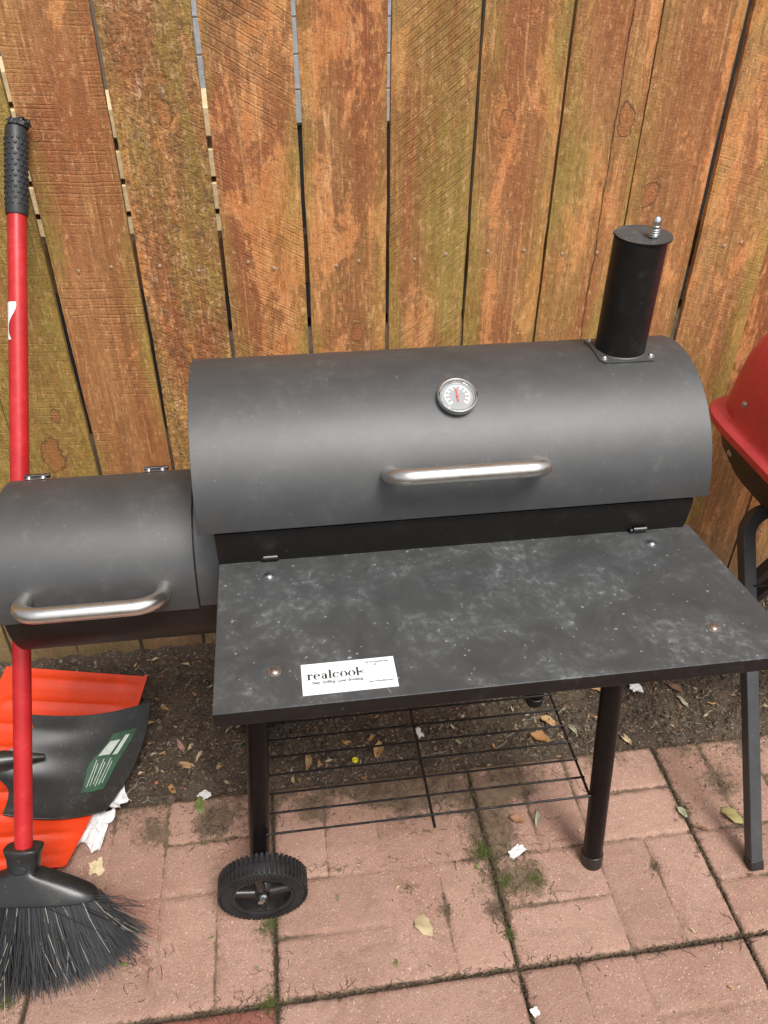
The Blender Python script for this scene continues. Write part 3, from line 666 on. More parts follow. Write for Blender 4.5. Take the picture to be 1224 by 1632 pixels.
# wheels
def wheel(yc, sgn):                         # sgn -1: outer face towards -Y
    c = Vector((-.100, yc, .078)); A = Vector((0, sgn, 0)); Rw = .0755
    ty = MB().lathe([(.050, .014), (.056, .018), (.066, .0195), (.0715, .017), (.0745, .010), (.0750, 0), (.0745, -.010), (.0715, -.017), (.066, -.0195), (.056, -.018), (.050, -.014)], c, A, 64, closed=True)
    for k in range(54):
        t = 2 * math.pi * k / 54; d = Vector((math.cos(t), 0, math.sin(t))); tg = Vector((-math.sin(t), 0, math.cos(t)))
        for s2 in (-1, 1): ty.obox(c + d * .0752 + A * (s2 * .0095) , d * .0020, tg * .0026, A * .0080)
    for k in range(72):
        t = 2 * math.pi * (k + .3) / 72; d = Vector((math.cos(t), 0, math.sin(t))); tg = Vector((-math.sin(t), 0, math.cos(t)))
        ty.obox(c + d * .0625 + A * .0192, d * .0070, tg * .0012, A * .0020)
    wh = part('wheel', MB().lathe([(.0518, .0165), (.048, .0165), (.046, .004), (.020, .004), (.016, .012), (.011, .014), (.011, -.016), (.0518, -.016)], c, A, 48, closed=True), 'wheel_plastic', sm)
    part('tyre', ty, 'tyre_rubber', wh)
    spk = MB()
    for t in (R(8), R(172), R(98), R(-90)):
        d = Vector((math.cos(t), 0, math.sin(t))); spk.tube([c + d * .014 + A * .009, c + d * .030 + A * .0085, c + d * .047 + A * .008], [.0085, .0078, .0082], 14)
    part('spoke', spk, 'wheel_plastic', wh)
    part('hub_nut', MB().lathe([(.0075, .013), (.0075, .0185), (.0045, .021), (.0042, .0255), (.001, .026)], c, A, 6), 'zinc', wh)
    return wh
wheel(-.672, -1); wheel(-.25, 1)

# wire bottom rack
ZR = .183
rk = part('wire_rack', MB().tube([(.487, -.642, ZR - .004), (.487, -.286, ZR - .004)], .0026, 8), 'rod_black', sm)
rod_me = None
for k in range(10):
    y = -.640 + .0390 * k
    if rod_me is None: rod_me = MB().tube([(-.085, 0, 0), (.489, 0, 0)], .0021, 8).mesh('rod')
    link('rod', rod_me, 'rod_black', rk, Vector((0, y, ZR + .0004 * (k % 2))) - worldpos(rk))
for x in (.2015, -.083): part('cross_rod', MB().tube([(x, -.662 if x > 0 else -.642, ZR - .004), (x, -.286, ZR - .004)], .0026, 8), 'rod_black', rk)

# ================================================================== RED GRILL at the right edge
rg = thing('charcoal_grill', 'red lidded charcoal grill with black bowl on dark metal legs, right of the smoker', 'grill', (1.045, -.40, 0))
GC = Vector((1.027, -.395, 0))
def sel(hx, hy, z, n, ex_=4.0):
    V = []
    for k in range(n):
        t = 2 * math.pi * k / n; c_, s_ = math.cos(t), math.sin(t)
        V.append(GC + Vector((hx * math.copysign(abs(c_) ** (2 / ex_), c_), hy * math.copysign(abs(s_) ** (2 / ex_), s_), z)))
    return V
def rings(prof, n=72):
    mb = MB(); V = []
    for hx, hy, z, e in prof: V += sel(hx, hy, z, n, e)
    F = [(i * n + k, i * n + (k + 1) % n, (i + 1) * n + (k + 1) % n, (i + 1) * n + k) for i in range(len(prof) - 1) for k in range(n)]
    F.append(tuple(range((len(prof) - 1) * n, len(prof) * n))); return mb.add(V, F)
HX, HY = .245, .242
gl = rings([(HX - .008, HY - .008, .686, 6), (HX, HY, .688, 6), (HX + .003, HY + .003, .695, 6), (HX + .002, HY + .002, .703, 6), (HX - .004, HY - .004, .708, 6), (HX - .013, HY - .013, .709, 6), (HX - .017, HY - .017, .714, 5.6), (HX - .018, HY - .018, .735, 5.4), (HX - .019, HY - .019, .775, 5),
            (HX - .024, HY - .024, .820, 4.6), (HX - .036, HY - .036, .864, 4.2), (HX - .058, HY - .058, .904, 3.8), (HX - .090, HY - .090, .934, 3.4), (HX - .140, HY - .140, .955, 3), (.03, .03, .968, 2.5)])
part('grill_lid', gl, 'red_enamel', rg)
gb = rings([(HX - .014, HY - .014, .689, 6), (HX - .016, HY - .016, .672, 5.5), (HX - .024, HY - .024, .640, 5), (HX - .042, HY - .042, .605, 4.5), (HX - .072, HY - .072, .575, 4), (HX - .115, HY - .115, .556, 3.5), (.05, .05, .550, 3)])
part('grill_bowl', gb, 'grill_black', rg)
for sy in (-1, 1):
    xi = .812 if sy < 0 else 1.0
    fo = Vector((xi, -.40 + sy * .312, 0)); tp = Vector((xi - .006, -.40 + sy * -.004 + (.05 if sy > 0 else 0), .545))
    for mir in (1, -1):
        P = [fo, fo + (tp - fo) * .5, tp]
        d = (tp - fo).normalized()
        for k in range(1, 8):
            t = math.pi / 2 * k / 7; P.append(tp + d * (.045 * math.sin(t)) + Vector((.045 - .045 * math.cos(t), 0, 0)))
        P.append(P[-1] + Vector((.03, 0, 0)))
        if mir < 0: P = [Vector((2 * GC.x - p.x, p.y, p.z)) for p in P]
        lg = part('stand_leg', MB().tube(P, .0165, 4, ref=(1, 0, 0), phase=math.pi / 4), 'stand_grey', rg, .0015)
        part('end_plug', MB().tube([P[0], P[0] + d * .018], .0180, 4, ref=(1, 0, 0), phase=math.pi / 4), 'grill_black', lg, .001)
part('cross_bar', MB().box((.800, -.505, .375), (1.28, -.483, .397)), 'grill_black', rg, .002)
part('ash_shelf_wire', MB().tube([(.812, -.45, .475), (1.27, -.45, .475)], .002, 8), 'rod_black', rg)
for px_, pz, nm in ((.8005, .755, 'zinc'), (.8005, .655, 'zinc')):
    screw((px_ - .0, -.285, pz), (-1, 0, .15 if pz > .7 else -.2), .0045, nm, rg)

# ================================================================== BROOM
HT = Vector((-.3785, -.016, 1.180)); HB = at(38, 1352, .212)
DD = (HB - HT).normalized(); WW = (Vector((1, -.05, 0)) - DD * Vector((1, -.05, 0)).dot(DD)).normalized(); TT = WW.cross(DD).normalized()
if TT.y > 0: TT = -TT                       # TT points to the front
L = (HB - HT).length
br = thing('push_broom', 'red handled broom with black bristles leaning on the fence, left of the smoker', 'broom', (HB.x, HB.y, 0))
gripL = .140
hp = [HT + DD * (gripL * .8 + (L - gripL * .8 + .02) * k / 40) for k in range(41)]
hr = [.0143 * (1 - .16 * math.exp(-((k / 40 * (L - gripL * .8) + gripL * .8 - .232) / .008) ** 2)) for k in range(41)]
hd = part('handle', MB().tube(hp, hr, 20), 'red_handle', br)
# torn remnant of a white label on the tube
def on_tube(u, v):
    ang = (-.95 + 1.15 * u * (.55 + .45 * math.sin(v * 5 + 1.2))); s_ = .275 + .058 * v
    n = (TT * math.cos(ang) + WW * math.sin(ang)); return HT + DD * s_ + n * .0149, n
part('label_remnant', MB().grid(on_tube, 8, 10, .0003), 'white_label', hd)
gp = MB().lathe([(.0135, .010), (.0150, .006), (.0162, .016), (.0164, .05), (.0162, .10), (.0170, gripL - .004), (.0162, gripL), (.0140, gripL)], HT, DD, 28)
for ring in range(13):
    for k in range(12):
        t = 2 * math.pi * (k + .5 * (ring % 2)) / 12; n = TT * math.cos(t) + WW * math.sin(t); c = HT + DD * (.026 + ring * .0082) + n * .0162
        gp.lathe([(.0030, -.0005), (.0024, .0012), (.0010, .0019)], c, n, 6)
for k in range(26):                         # the chewed, broken top of the grip
    t = R(-60 + rnd.random() * 250); n = TT * math.cos(t) + WW * math.sin(t); c = HT + n * .0155 + DD * .006
    gp.tube([c, c - DD * (.004 + .007 * rnd.random()) + WW * rnd.uniform(-.004, .005), c - DD * rnd.uniform(.002, .01) + WW * rnd.uniform(-.005, .01) + TT * rnd.uniform(-.004, .004)], [.003, .0024, .0012], 5)
part('grip', gp, 'grip_rubber', br)
# head: socket and shoulders as a lofted body
def head_half(d):
    if d < .012: return .030 - .3 * d
    if d < .036: return .0264 - (d - .012) * .12 + 0.0
    t = (d - .036) / .044; return .023 + (.120 - .023) * (1 - (1 - min(1, t)) ** 1.7)
ds = [-.004, 0, .006, .012, .020, .028, .036, .040, .046, .053, .061, .070, .080, .085]
hm = MB(); V = []; n = 40
for d in ds:
    hw = head_half(max(0, d)); tk = .022 if d < .012 else .019 + .010 * min(1, max(0, d - .03) / .05)
    for k in range(n):
        t = 2 * math.pi * k / n; e = 2 / 3.0
        V.append(HB + DD * d + WW * hw * math.copysign(abs(math.cos(t)) ** e, math.cos(t)) + TT * tk * math.copysign(abs(math.sin(t)) ** e, math.sin(t)))
hm.add(V, [(i * n + k, i * n + (k + 1) % n, (i + 1) * n + (k + 1) % n, (i + 1) * n + k) for i in range(len(ds) - 1) for k in range(n)] + [tuple(range(n)), tuple(range((len(ds) - 1) * n, len(ds) * n))])
hd_o = part('broom_head', hm, 'black_plastic', br, .002)
el = [HB + DD * .028 + TT * .0208 + WW * (.013 * math.cos(t) - .002) + DD * .0065 * math.sin(t) for t in [2 * math.pi * k / 24 for k in range(25)]]
part('emblem', MB().tube(el, .0007, 5), 'black_plastic', hd_o)
def bristle_mesh(count, pale):
    V = []; F = []
    for _ in range(count):
        u = rnd.uniform(-1, 1); tq = rnd.uniform(-1, 1)
        b = HB + DD * .082 + WW * .115 * u + TT * .022 * tq
        flare = u * .56 + rnd.gauss(0, .03) + .10 * noise.noise(Vector((u * 9, tq * 1.5, 3))); ln = (.143 - .048 * max(0, u) ** 1.5 + rnd.gauss(0, .005) + .010 * noise.noise(Vector((u * 7, tq, 9)))) * (1 + .05 * u * -1)
        dv = (DD + WW * flare + TT * (tq * .16 + rnd.gauss(0, .05))).normalized(); bend = WW * rnd.gauss(.0, .012) + WW * .02 * max(0, u) + TT * rnd.gauss(0, .010)
        if pale: bend *= 2.5; ln *= rnd.uniform(.6, 1.15)
        if rnd.random() < .006: dv = (DD * .3 + WW * math.copysign(1, u) + TT * .3).normalized()
        P = [b + dv * ln * s_ + bend * s_ * s_ for s_ in (0, .33, .66, 1)]
        for p in P:
            if p.z < .002: p.z = .002 + rnd.random() * .004
        r0 = .0009 if not pale else .0007; base = len(V)
        for i, p in enumerate(P):
            r = r0 * (1 - .12 * i)
            for k in range(3): t = 2.094 * k; V.append(p + WW * r * math.cos(t) + TT * r * math.sin(t))
        for i in range(3):
            for k in range(3): F.append((base + i * 3 + k, base + i * 3 + (k + 1) % 3, base + (i + 1) * 3 + (k + 1) % 3, base + (i + 1) * 3 + k))
    mb = MB(); mb.v = V; mb.f = F; return mb
part('bristles', bristle_mesh(3600, False), 'bristle_black', br, kind='stuff')
part('caught_fibres', bristle_mesh(130, True), 'bristle_pale', br, kind='stuff')
fa = MB()
for k in range(7):
    a = HB + DD * (.076 + .003 * k) + WW * .112 + TT * .01; fa.tube([a, a + WW * rnd.uniform(.02, .05) + DD * rnd.uniform(-.005, .008), a + WW * rnd.uniform(.05, .085) + DD * rnd.uniform(-.02, .03)], .0006, 4)
part('stray_bristles', fa, 'bristle_black', br, kind='stuff')

# ================================================================== SHOVELS lying by the fence
def blade(pts_right, pts_left, zfun, nu, nv, thick, ribs=0.0):
    def fn(u, v):
        a = pts_right(v); b = pts_left(v); p = b.lerp(a, u); z = zfun(u, v)
        q = Vector((p.x, p.y, z)); return q, Vector((0, 0, 1))
    return MB().grid(fn, nu, nv, thick)
o1, o2 = at(235, 1087, .06), at(105, 1386, .022)
s_or = thing('snow_shovel', 'bright orange snow shovel lying on the ground underneath the black shovel', 'shovel', (-.55, -.35, 0))
ol1, ol2 = Vector((-.66, -.09, 0)), Vector((-.80, -.56, 0))
def oz(u, v):
    rib = .006 * (math.sin(v * math.pi * 9) ** 8) * max(0, min(1, (1 - u) * 6)) * (1 if u > .08 else 0)
    return .024 + .045 * v ** 3 + .012 * (1 - u) + rib + .010 * (2 * v - 1) ** 2
part('shovel_blade', blade(lambda v: o2.lerp(o1, v), lambda v: ol2.lerp(ol1, v), oz, 40, 80, .004), 'orange_plastic', s_or, .001)
part('wear_strip', MB().grid(lambda u, v: (o2.lerp(o1, v) + Vector((-.004 + .008 * u, 0, oz(1, v) - o2.lerp(o1, v).z + .0035)), Vector((0, 0, 1))), 2, 30, .0025), 'orange_plastic', s_or)
part('shovel_shaft', MB().tube([(-.70, -.33, .06), (-1.15, -.40, .09), (-1.6, -.48, .10)], .016, 14), 'black_plastic', s_or)
s_bk = thing('snow_shovel', 'black plastic shovel with a green label lying on top of the orange shovel', 'shovel', (-.48, -.35, 0))
b1, b2 = at(239, 1116, .115), at(165, 1292, .05); bl1, bl2 = at(52, 1152, .105), at(8, 1308, .05)
def bz_(u, v): return .050 + .062 * v ** 1.6 + .016 * math.sin(math.pi * u) * -1 + .02 * (1 - u) ** 2 + .012 * math.exp(-((v - .55) / .13) ** 2) * max(0, 1 - u * 1.3)
def br_(v): p = b2.lerp(b1, v); return p + Vector((.018 * math.sin(math.pi * v) ** .8, 0, 0))
def bl_(v):
    p = bl2.lerp(bl1, v); return p + Vector((-.05 * math.exp(-((v - .5) / .16) ** 2) + .012 * math.exp(-((v - .86) / .1) ** 2), 0, 0))
part('shovel_blade', blade(br_, bl_, bz_, 30, 44, .0045), 'black_plastic', s_bk, .001)
sa = bl_(.5); sa.z = bz_(0, .5) + .006
part('shovel_socket', MB().tube([sa + Vector((.10, .012, -.012)), sa + Vector((.03, .004, .0)), sa + Vector((-.08, -.01, .012))], [.006, .019, .022], 18), 'black_plastic', s_bk)
part('shovel_shaft', MB().tube([sa + Vector((-.07, -.009, .011)), sa + Vector((-.6, -.09, .05)), sa + Vector((-1.0, -.15, .06))], .016, 14), 'black_plastic', s_bk)
# green label with barcode block and print lines
def lab(u, v):                               # u across, v along the blade
    uu = .60 + .21 * u + .10 * v; vv = .24 + .54 * v
    p = bl_(vv).lerp(br_(vv), uu); return Vector((p.x, p.y, bz_(uu, vv) + .0016)), Vector((0, 0, 1))
gl_o = part('label', MB().grid(lab, 10, 16, .0006), 'green_label', s_bk)
pr = MB()
def lab_rect(u0, v0, u1, v1):
    P = []
    for u, v in ((u0, v0), (u1, v0), (u1, v1), (u0, v1)): q, _ = lab(u, v); P.append(q + Vector((0, 0, .0009)))
    pr.add(P, [(0, 1, 2, 3)])
lab_rect(.10, .62, .50, .86)
for k in range(6): lab_rect(.16 + .12 * k, .08 + .02 * (k % 3), .19 + .12 * k, .55 - .06 * (k % 2))
lab_rect(.62, .60, .80, .92)
part('label_print', pr, 'label_print', gl_o, smooth=False)
ik = MB(); pr2 = pr; pr = ik
for k in range(8): lab_rect(.16 + .036 * k, .67, .16 + .036 * k + (.012 if k % 3 else .022), .81)
part('barcode', ik, 'ink_black', gl_o, smooth=False)

# ================================================================== LITTER
def sheet_crumple(w_, h_, seed, lift):
    def fn(u, v):
        P = Vector((u * 3.1 + seed, v * 3.1, seed)); x = (u - .5) * w_ * (1 + .35 * noise.noise(Vector((seed, v * 4, 1)))); y = (v - .5) * h_ * (1 + .30 * noise.noise(Vector((u * 4, seed, 2))))
        x += .16 * w_ * noise.noise(P * 1.3); y += .16 * h_ * noise.noise(P * 1.3 + Vector((7, 7, 7)))
        ridge = 1 - 2 * abs(noise.noise(P * 1.1 + Vector((3, 1, 4)))) + .5 * (1 - 2 * abs(noise.noise(P * 2.6)))
        return Vector((x, y, lift * (ridge * .55 + .2))), Vector((0, 0, 1))
    return MB().grid(fn, 26, 26, .0004).mesh('crumpled_paper')
for px, py, z, w_, h_, lf, rz, lb in ((180, 1266, .030, .045, .075, .014, .5, 'crumpled white paper tucked under the black shovel edge'),
                         (155, 1320, .010, .050, .085, .010, -.35, 'torn white paper lying on the paver beside the orange shovel')):
    p = at(px, py, z); o = link('crumpled_paper', sheet_crumple(w_, h_, px * .37, lf), 'paper_white', None, p, lb, 'paper'); o.rotation_euler = (0, 0, rz)
def scrap(px, py, w_, h_, rot, mat, lb, cat, name, z=.004, curl=.3):
    p = at(px, py, z); o = link(name, sheet_crumple(w_, h_, px * .173, .10 * min(w_, h_)), mat, None, p, lb, cat); o.data.name = name; o.rotation_euler = (0, 0, rot); return o
scrap(153, 1383, .026, .030, .2, 'paper_cream', 'cream paper scrap on the paver between shovel and broom', 'paper', 'paper_scrap')
scrap(325, 1268, .022, .02, .6, 'paper_white', 'small white wrapper scrap at the soil edge, left of the smoker leg', 'paper', 'paper_scrap')
scrap(823, 1357, .030, .018, .5, 'paper_white', 'white torn scrap on the mossy paver joint', 'paper', 'paper_scrap')
scrap(853, 1613, .012, .014, .3, 'paper_white', 'tiny white crumb of paper in the front paver joint', 'paper', 'paper_scrap')
scrap(668, 1168, .014, .026, .3, 'paper_white', 'white scrap lying on soil beneath the wire rack', 'paper', 'paper_scrap', .012)
scrap(1012, 1094, .024, .034, 0, 'white_label', 'white plastic tag standing in soil behind the right front leg', 'tag', 'plant_tag', .02)
p = at(566, 1213, .012)
link('bottle_cap', MB().lathe([(.0062, 0), (.0068, .001), (.0068, .0045), (.006, .0055), (.0045, .005), (.004, .0035)], (0, 0, 0), (0, .3, 1), 18).mesh('bottle_cap'), 'cap_yellow', None, p, 'small bright yellow cap lying on the dark soil under the smoker', 'cap')

def leaf_mesh(seed):
    r = random.Random(seed); nl = 10; curl = r.choice((-1, 1)) * r.uniform(.5, 1.5); fold = r.uniform(.2, 1.0); wv = r.uniform(.15, .27)
    def fn(u, v):
        w_ = wv * math.sin(math.pi * min(1, .04 + .96 * v)) ** .8 * (1 + .12 * math.sin(v * 23 + seed) * (abs(u - .5) * 2))
        x = (u - .5) * 2 * w_; y = v - .5; return Vector((x + .08 * math.sin(v * 3 + seed), y, fold * abs(x) + curl * .4 * y * y + .05 * math.sin(9 * v + 5 * u + seed))), Vector((0, 0, 1))
    mb = MB().grid(fn, 4, nl, 0); a, b = Vector((.08 * math.sin(seed), -.5, .1 * curl)), Vector((.06, -.72, .05)); mb.tube([a, b], .012, 3, caps=False); return mb.mesh('fallen_leaf')
def zone(px):
    return 'left of the wheel leg' if px < 395 else 'under the left rack half' if px < 660 else 'under the right rack half' if px < 930 else 'between front leg and red grill leg' if px < 1180 else 'beside the red grill leg'
leaf_mes = [leaf_mesh(k) for k in range(8)]
tan1, tan2, pale, brown, grn, grey = (.46, .29, .13), (.42, .22, .08), (.55, .44, .27), (.17, .09, .045), (.16, .22, .06), (.36, .38, .27)
def leaf(px, py, size, rot, col, label=None, z=.012, group=None):
    p = at(px, py, z); z0 = soil_h(p.x, p.y) + .003 if p.y > SE else .002
    p = at(px, py, z0); o = link('fallen_leaf', rnd.choice(leaf_mes), 'leaf', None, p + Vector((0, 0, .0025)), label, 'leaf', group)
    o.rotation_euler = (rnd.uniform(-.25, .25), rnd.uniform(-.25, .25), rot); o.scale = (size, size, size); o['leaf_color'] = (*col, 1.0); return o
leaf(676, 1472, .050, .35, pale, 'long pale dry leaf lying alone on the front paver')
leaf(602, 1197, .042, -.1, tan1, 'curled tan leaf on soil right of the yellow cap')
leaf(490, 1213, .046, -.25, tan1, 'tan leaf on soil beside the left smoker leg')
leaf(553, 1187, .036, 1.1, tan2, 'brown leaf on soil above the yellow cap')
leaf(874, 1148, .040, .9, tan1, 'orange tan leaf under the back right of the wire rack')
leaf(860, 1178, .044, 1.2, tan2, 'curled brown leaf at the right end of the wire rack')
leaf(843, 1184, .034, -.5, tan1, 'small tan leaf beside the curled brown leaf under the rack')
leaf(911, 1163, .032, .3, grey, 'pale green crumpled leaf by the rack corner')
leaf(996, 1177, .040, .15, pale, 'pale yellow leaf on the soil edge right of the front leg')
leaf(955, 1101, .040, 1.0, tan1, 'tan leaf in soil left of the right front leg')
leaf(1012, 1128, .044, 1.4, brown, 'flat dark brown leaf in soil right of the front leg')
leaf(1075, 1098, .050, .8, brown, 'broad brown leaf half buried near the fence')
leaf(1087, 1118, .036, .2, grey, 'grey green lobed leaf on the soil near the grill leg')
leaf(1166, 1298, .050, .5, (.34, .30, .12), 'green and brown leaf touching the red grill leg')
leaf(855, 1303, .036, -.3, grey, 'grey green leaf on the mossy pavers near the front leg')
leaf(1218, 1070, .036, 1.2, grn, 'green leaf on the soil at the right edge')
leaf(1086, 1296, .026, .6, grey, 'small pale leaf in the joint behind the grill leg')
leaf(824, 1308, .030, 1.3, (.40, .20, .12), 'reddish tan leaf on the grimy paver corner')
leaf(321, 1283, .044, .3, grn, 'green leaf at the soil edge under a white scrap')
leaf(297, 1220, .040, 1.0, tan1, 'tan leaf on soil between the shovels and the smoker leg')
leaf(287, 1192, .036, .4, (.42, .24, .2), 'pinkish shred of leaf on soil right of the black shovel')
leaf(318, 1205, .030, -.6, pale, 'pale shred on soil right of the pinkish leaf')
leaf(1117, 1320, .03, 1.1, brown, 'dark leaf in the paver joint left of the grill leg')
leaf(632, 1535, .014, .2, grn, 'tiny green leaf on the front paver')
leaf(196, 1540, .020, 1.2, grn, 'small green leaf under the broom bristle tips')
leaf(296, 1060, .026, 1.3, pale, 'cream dry leaf against the fence base below the firebox')
leaf(245, 1054, .030, 1.5, pale, 'whitish curled leaf on soil under the firebox')
leaf(72, 1075, .026, .2, tan2, 'small orange tan leaf on soil behind the orange shovel')
leaf(140, 1078, .020, .9, (.4, .25, .2), 'small pinkish leaf above the orange shovel edge')
for k in range(85):
    px, py = rnd.uniform(200, 1224), rnd.uniform(1050, 1260)
    p = at(px, py); 
    if p.y < SE + .01 or p.y > -.02: continue
    cn, cc = rnd.choice([('tan', tan1), ('rusty', tan2), ('pale', pale), ('dark brown', brown), ('dark brown', brown), ('grey green', grey)]); leaf(px, py, rnd.uniform(.010, .022), rnd.uniform(0, 6.3), cc, f'small {cn} leaf bit on soil {zone(px)}', group='dry leaf bits on the soil')
for k in range(22):
    px, py = rnd.uniform(260, 1200), rnd.uniform(1280, 1600)
    cn, cc = rnd.choice([('tan', tan1), ('pale', pale), ('dark brown', brown), ('green', grn)]); nr = 'back' if at(px, py).y > PY0 + .2 else 'middle' if at(px, py).y > PY0 else 'front'; col_ = 'leftmost' if at(px, py).x < PX0 else 'wheel side' if at(px, py).x < PX0 + PG else 'right leg side' if at(px, py).x < PX0 + 2 * PG else 'rightmost'
    leaf(px, py, rnd.uniform(.006, .013), rnd.uniform(0, 6.3), cc, f'tiny {cn} leaf fleck on the {col_} paver column, {nr} part', group='leaf flecks on the pavers')

# crumbs of soil, gravel and grit
def shade(c_, a, b):
    k = rnd.uniform(a, b); return tuple(v * k for v in c_)
def crumbs(name, pts, mat='crumb'):
    V = []; F = []; col = []
    base = [(1, 0, 0), (-1, 0, 0), (0, 1, 0), (0, -1, 0), (0, 0, 1), (0, 0, -1)]; tri = [(0, 2, 4), (2, 1, 4), (1, 3, 4), (3, 0, 4), (2, 0, 5), (1, 2, 5), (3, 1, 5), (0, 3, 5)]
    for (x, y, z, s_, c_) in pts:
        a = rnd.uniform(0, 6.3); n0 = len(V)
        for b in base:
            k = s_ * rnd.uniform(.6, 1.3); bx_, by_ = b[0] * math.cos(a) - b[1] * math.sin(a), b[0] * math.sin(a) + b[1] * math.cos(a)
            V.append((x + bx_ * k, y + by_ * k, z + b[2] * k * .7)); col.append((*c_, 1))
        F += [tuple(n0 + i for i in t) for t in tri]
    me = bpy.data.meshes.new(name); me.from_pydata(V, [], F); me.update()
    ca = me.color_attributes.new('tint', 'FLOAT_COLOR', 'POINT'); ca.data.foreach_set('color', [q for c_ in col for q in c_])
    return link(name, me, mat, kind='stuff')
pts = []
for _ in range(26000):
    x, y = rnd.uniform(-1.0, 1.3), rnd.uniform(SE - .012, -.005); t = rnd.random()
    if t < .72: c_ = shade((.075, .056, .040), .6, 1.7); s_ = rnd.uniform(.0012, .0030) if rnd.random() < .85 else rnd.uniform(.004, .0085)
    elif t < .91: c_ = shade((.30, .22, .15), .6, 1.2); s_ = rnd.uniform(.0008, .0022)
    elif t < .996: c_ = shade((.24, .22, .20), .7, 1.1); s_ = rnd.uniform(.0012, .003)
    else: c_ = (.36, .13, .09); s_ = rnd.uniform(.002, .005)
    pts.append((x, y, soil_h(x, y) + s_ * .3, s_, c_))
o = crumbs('soil_crumbs', pts); o['label'] = 'dark soil crumbs and pale grit along the fence'; o['category'] = 'soil'
pts = []
for i in range(-3, 5):                     # dirt packed in the paver joints
    for _ in range(420):
        x, y = PX0 + PG * i + rnd.gauss(0, .0032), rnd.uniform(-1.0, SE); pts.append((x, y, rnd.uniform(-.008, -.001), rnd.uniform(.0008, .0026), shade((.07, .05, .03), .5, 1.7)))
for jj in (0,):
    for _ in range(2300):
        x, y = rnd.uniform(-.9, 1.2), PY0 + PG * jj + rnd.gauss(0, .0035); pts.append((x, y, rnd.uniform(-.008, -.001), rnd.uniform(.0008, .0026), shade((.07, .05, .03), .5, 1.7)))
for p, r in grime_spots:
    for _ in range(int(2600 * r)):
        a, d = rnd.uniform(0, 6.3), r * abs(rnd.gauss(0, .5)); x, y = p.x + d * math.cos(a), p.y + d * math.sin(a)
        if y < SE: pts.append((x, y, .0005, rnd.uniform(.0005, .0018), shade((.08, .055, .035), .5, 1.8)))
for _ in range(1100):
    x, y = rnd.uniform(-.6, 1.1), SE - abs(rnd.gauss(0, .05)); pts.append((x, y, .0005, rnd.uniform(.0006, .0022), shade((.07, .05, .032), .5, 1.7)))
for _ in range(700):
    x, y = rnd.uniform(-.6, 1.1), rnd.uniform(-1, SE); c_ = rnd.choice([(.5, .42, .3), (.10, .07, .04), (.10, .07, .04), (.3, .2, .12)]); pts.append((x, y, .001, rnd.uniform(.0006, .0018), c_))
o = crumbs('joint_dirt', pts); o['label'] = 'dark dirt and grit packed in the paver joints'; o['category'] = 'dirt'

# shredded leaf litter on the soil: nobody could count it
V = []; F = []; col = []
for _ in range(2600):
    x = rnd.uniform(-.75, 1.25) if rnd.random() < .5 else rnd.choice((-.18, .05, .30, .45, .62, .85)) + rnd.gauss(0, .07)
    y = rnd.uniform(SE - .01, -.01) if rnd.random() < .8 else -.02 - abs(rnd.gauss(0, .03))
    z = soil_h(x, y) + .003; a = rnd.uniform(0, 6.3); l = rnd.uniform(.002, .008); w_ = l * rnd.uniform(.2, .6); n0 = len(V)
    d = Vector((math.cos(a), math.sin(a), rnd.uniform(-.4, .4))) * l; e = Vector((-math.sin(a), math.cos(a), rnd.uniform(-.6, .6))) * w_; c0 = Vector((x, y, z))
    V += [c0 - d, c0 + e + Vector((0, 0, .001)), c0 + d, c0 - e * .8 + Vector((0, 0, .0015))]; F.append((n0, n0 + 1, n0 + 2, n0 + 3))
    k = shade(rnd.choice([(.30, .20, .11), (.22, .13, .07), (.14, .09, .05), (.38, .31, .21), (.12, .085, .06), (.20, .18, .12)]), .6, 1.1); col += [(*k, 1)] * 4
me = bpy.data.meshes.new('leaf_litter'); me.from_pydata(V, [], F); me.update(); ca = me.color_attributes.new('tint', 'FLOAT_COLOR', 'POINT'); ca.data.foreach_set('color', [q for c_ in col for q in c_])
link('leaf_litter', me, 'crumb', kind='stuff', label='fine shredded leaf litter over the dark soil bed', cat='leaf litter')

# root threads and twigs, moss tufts
def threads(name, spots, mat, n, ln, r, lift, label, cat):
    mb = MB()
    for _ in range(n):
        p = Vector(rnd.choice(spots)()); a = rnd.uniform(0, 6.3); P = []
        st_ = ln * rnd.uniform(.4, 1.2) / 6
        for k in range(6):
            zz = (soil_h(p.x, p.y) if p.y > SE else 0) + .001 + lift * rnd.random(); P.append(Vector((p.x, p.y, zz))); a += rnd.gauss(0, .55); p = p + Vector((math.cos(a), math.sin(a), 0)) * st_
        mb.tube(P, r * rnd.uniform(.6, 1.3), 3, caps=False)
    o = link(name, mb.mesh(name, fix=False), mat, kind='stuff', label=label, cat=cat)
def jspot(px0, py0, px1, py1, jit):
    def f():
        t = rnd.random(); q = at(px0 + (px1 - px0) * t, py0 + (py1 - py0) * t); return (q.x + rnd.gauss(0, jit), q.y + rnd.gauss(0, jit), 0)
    return f
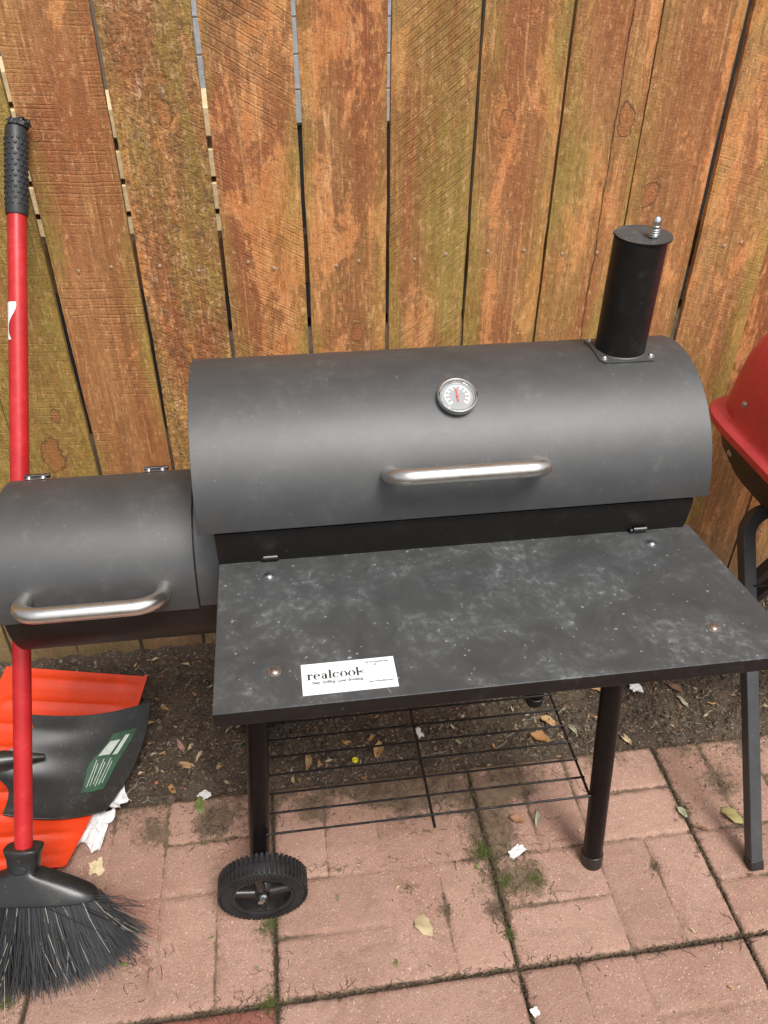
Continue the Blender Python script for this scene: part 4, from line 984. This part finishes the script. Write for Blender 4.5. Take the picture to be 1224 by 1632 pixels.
spots = [jspot(760, 1320, 854, 1627, .012), jspot(760, 1330, 860, 1420, .03), jspot(740, 1240, 860, 1400, .03), jspot(520, 1235, 900, 1225, .03), jspot(447, 1597, 826, 1540, .006), jspot(826, 1540, 1200, 1496, .006), jspot(1044, 1190, 1177, 1498, .007), jspot(440, 1480, 446, 1620, .008),
         jspot(560, 1270, 780, 1300, .03), jspot(380, 1290, 420, 1340, .03), jspot(300, 1300, 900, 1240, .035), jspot(470, 1390, 960, 1340, .006), jspot(290, 1620, 430, 1600, .01), jspot(660, 1200, 900, 1250, .03), jspot(200, 1500, 240, 1540, .02), jspot(330, 1290, 350, 1330, .02)]
threads('root_threads', spots, 'root_brown', 760, .024, .00045, .003, 'thin dry rootlets and moss threads along the paver joints', 'roots')
threads('twigs', [lambda: (rnd.uniform(-.45, 1.05), rnd.uniform(SE, -.03), 0)], 'bristle_pale', 45, .06, .0008, .008, 'thin pale twigs scattered on the soil bed', 'twigs')
def tuft(name, px, py, n, h, spread, label):
    c = at(px, py); mb = MB()
    for _ in range(n):
        a = rnd.uniform(0, 6.3); d = abs(rnd.gauss(0, spread)); b = c + Vector((math.cos(a) * d, math.sin(a) * d, 0)); t = Vector((rnd.gauss(0, .6), rnd.gauss(0, .6), 1)).normalized() * h * rnd.uniform(.4, 1.2)
        s_ = Vector((rnd.uniform(-1, 1), rnd.uniform(-1, 1), 0)).normalized() * .0006
        mb.add([b - s_, b + s_, b + t * .6 + s_ * .7, b + t * .6 - s_ * .7, b + t + Vector((t.x, t.y, -.2 * h))], [(0, 1, 2, 3), (3, 2, 4)])
    link(name, mb.mesh(name, fix=False, smooth=False), 'moss', kind='stuff', label=label, cat='moss')
tuft('moss_tuft', 768, 1360, 260, .014, .016, 'green moss tuft in the paver joint below the wire rack')
tuft('moss_tuft', 806, 1408, 300, .010, .022, 'wide mossy patch on the joint left of the front leg')
tuft('moss_tuft', 812, 1490, 110, .010, .007, 'small green moss tuft further down the same joint')
tuft('moss_tuft', 428, 1475, 260, .010, .018, 'dry grass wisps under the front wheel')
tuft('moss_tuft', 430, 1600, 160, .012, .012, 'grass wisps at the front joint crossing')
tuft('moss_tuft', 10, 1600, 120, .016, .012, 'green weeds under the broom at the left edge')
tuft('moss_tuft', 852, 1402, 160, .009, .014, 'thin moss around the foot of the right front leg')
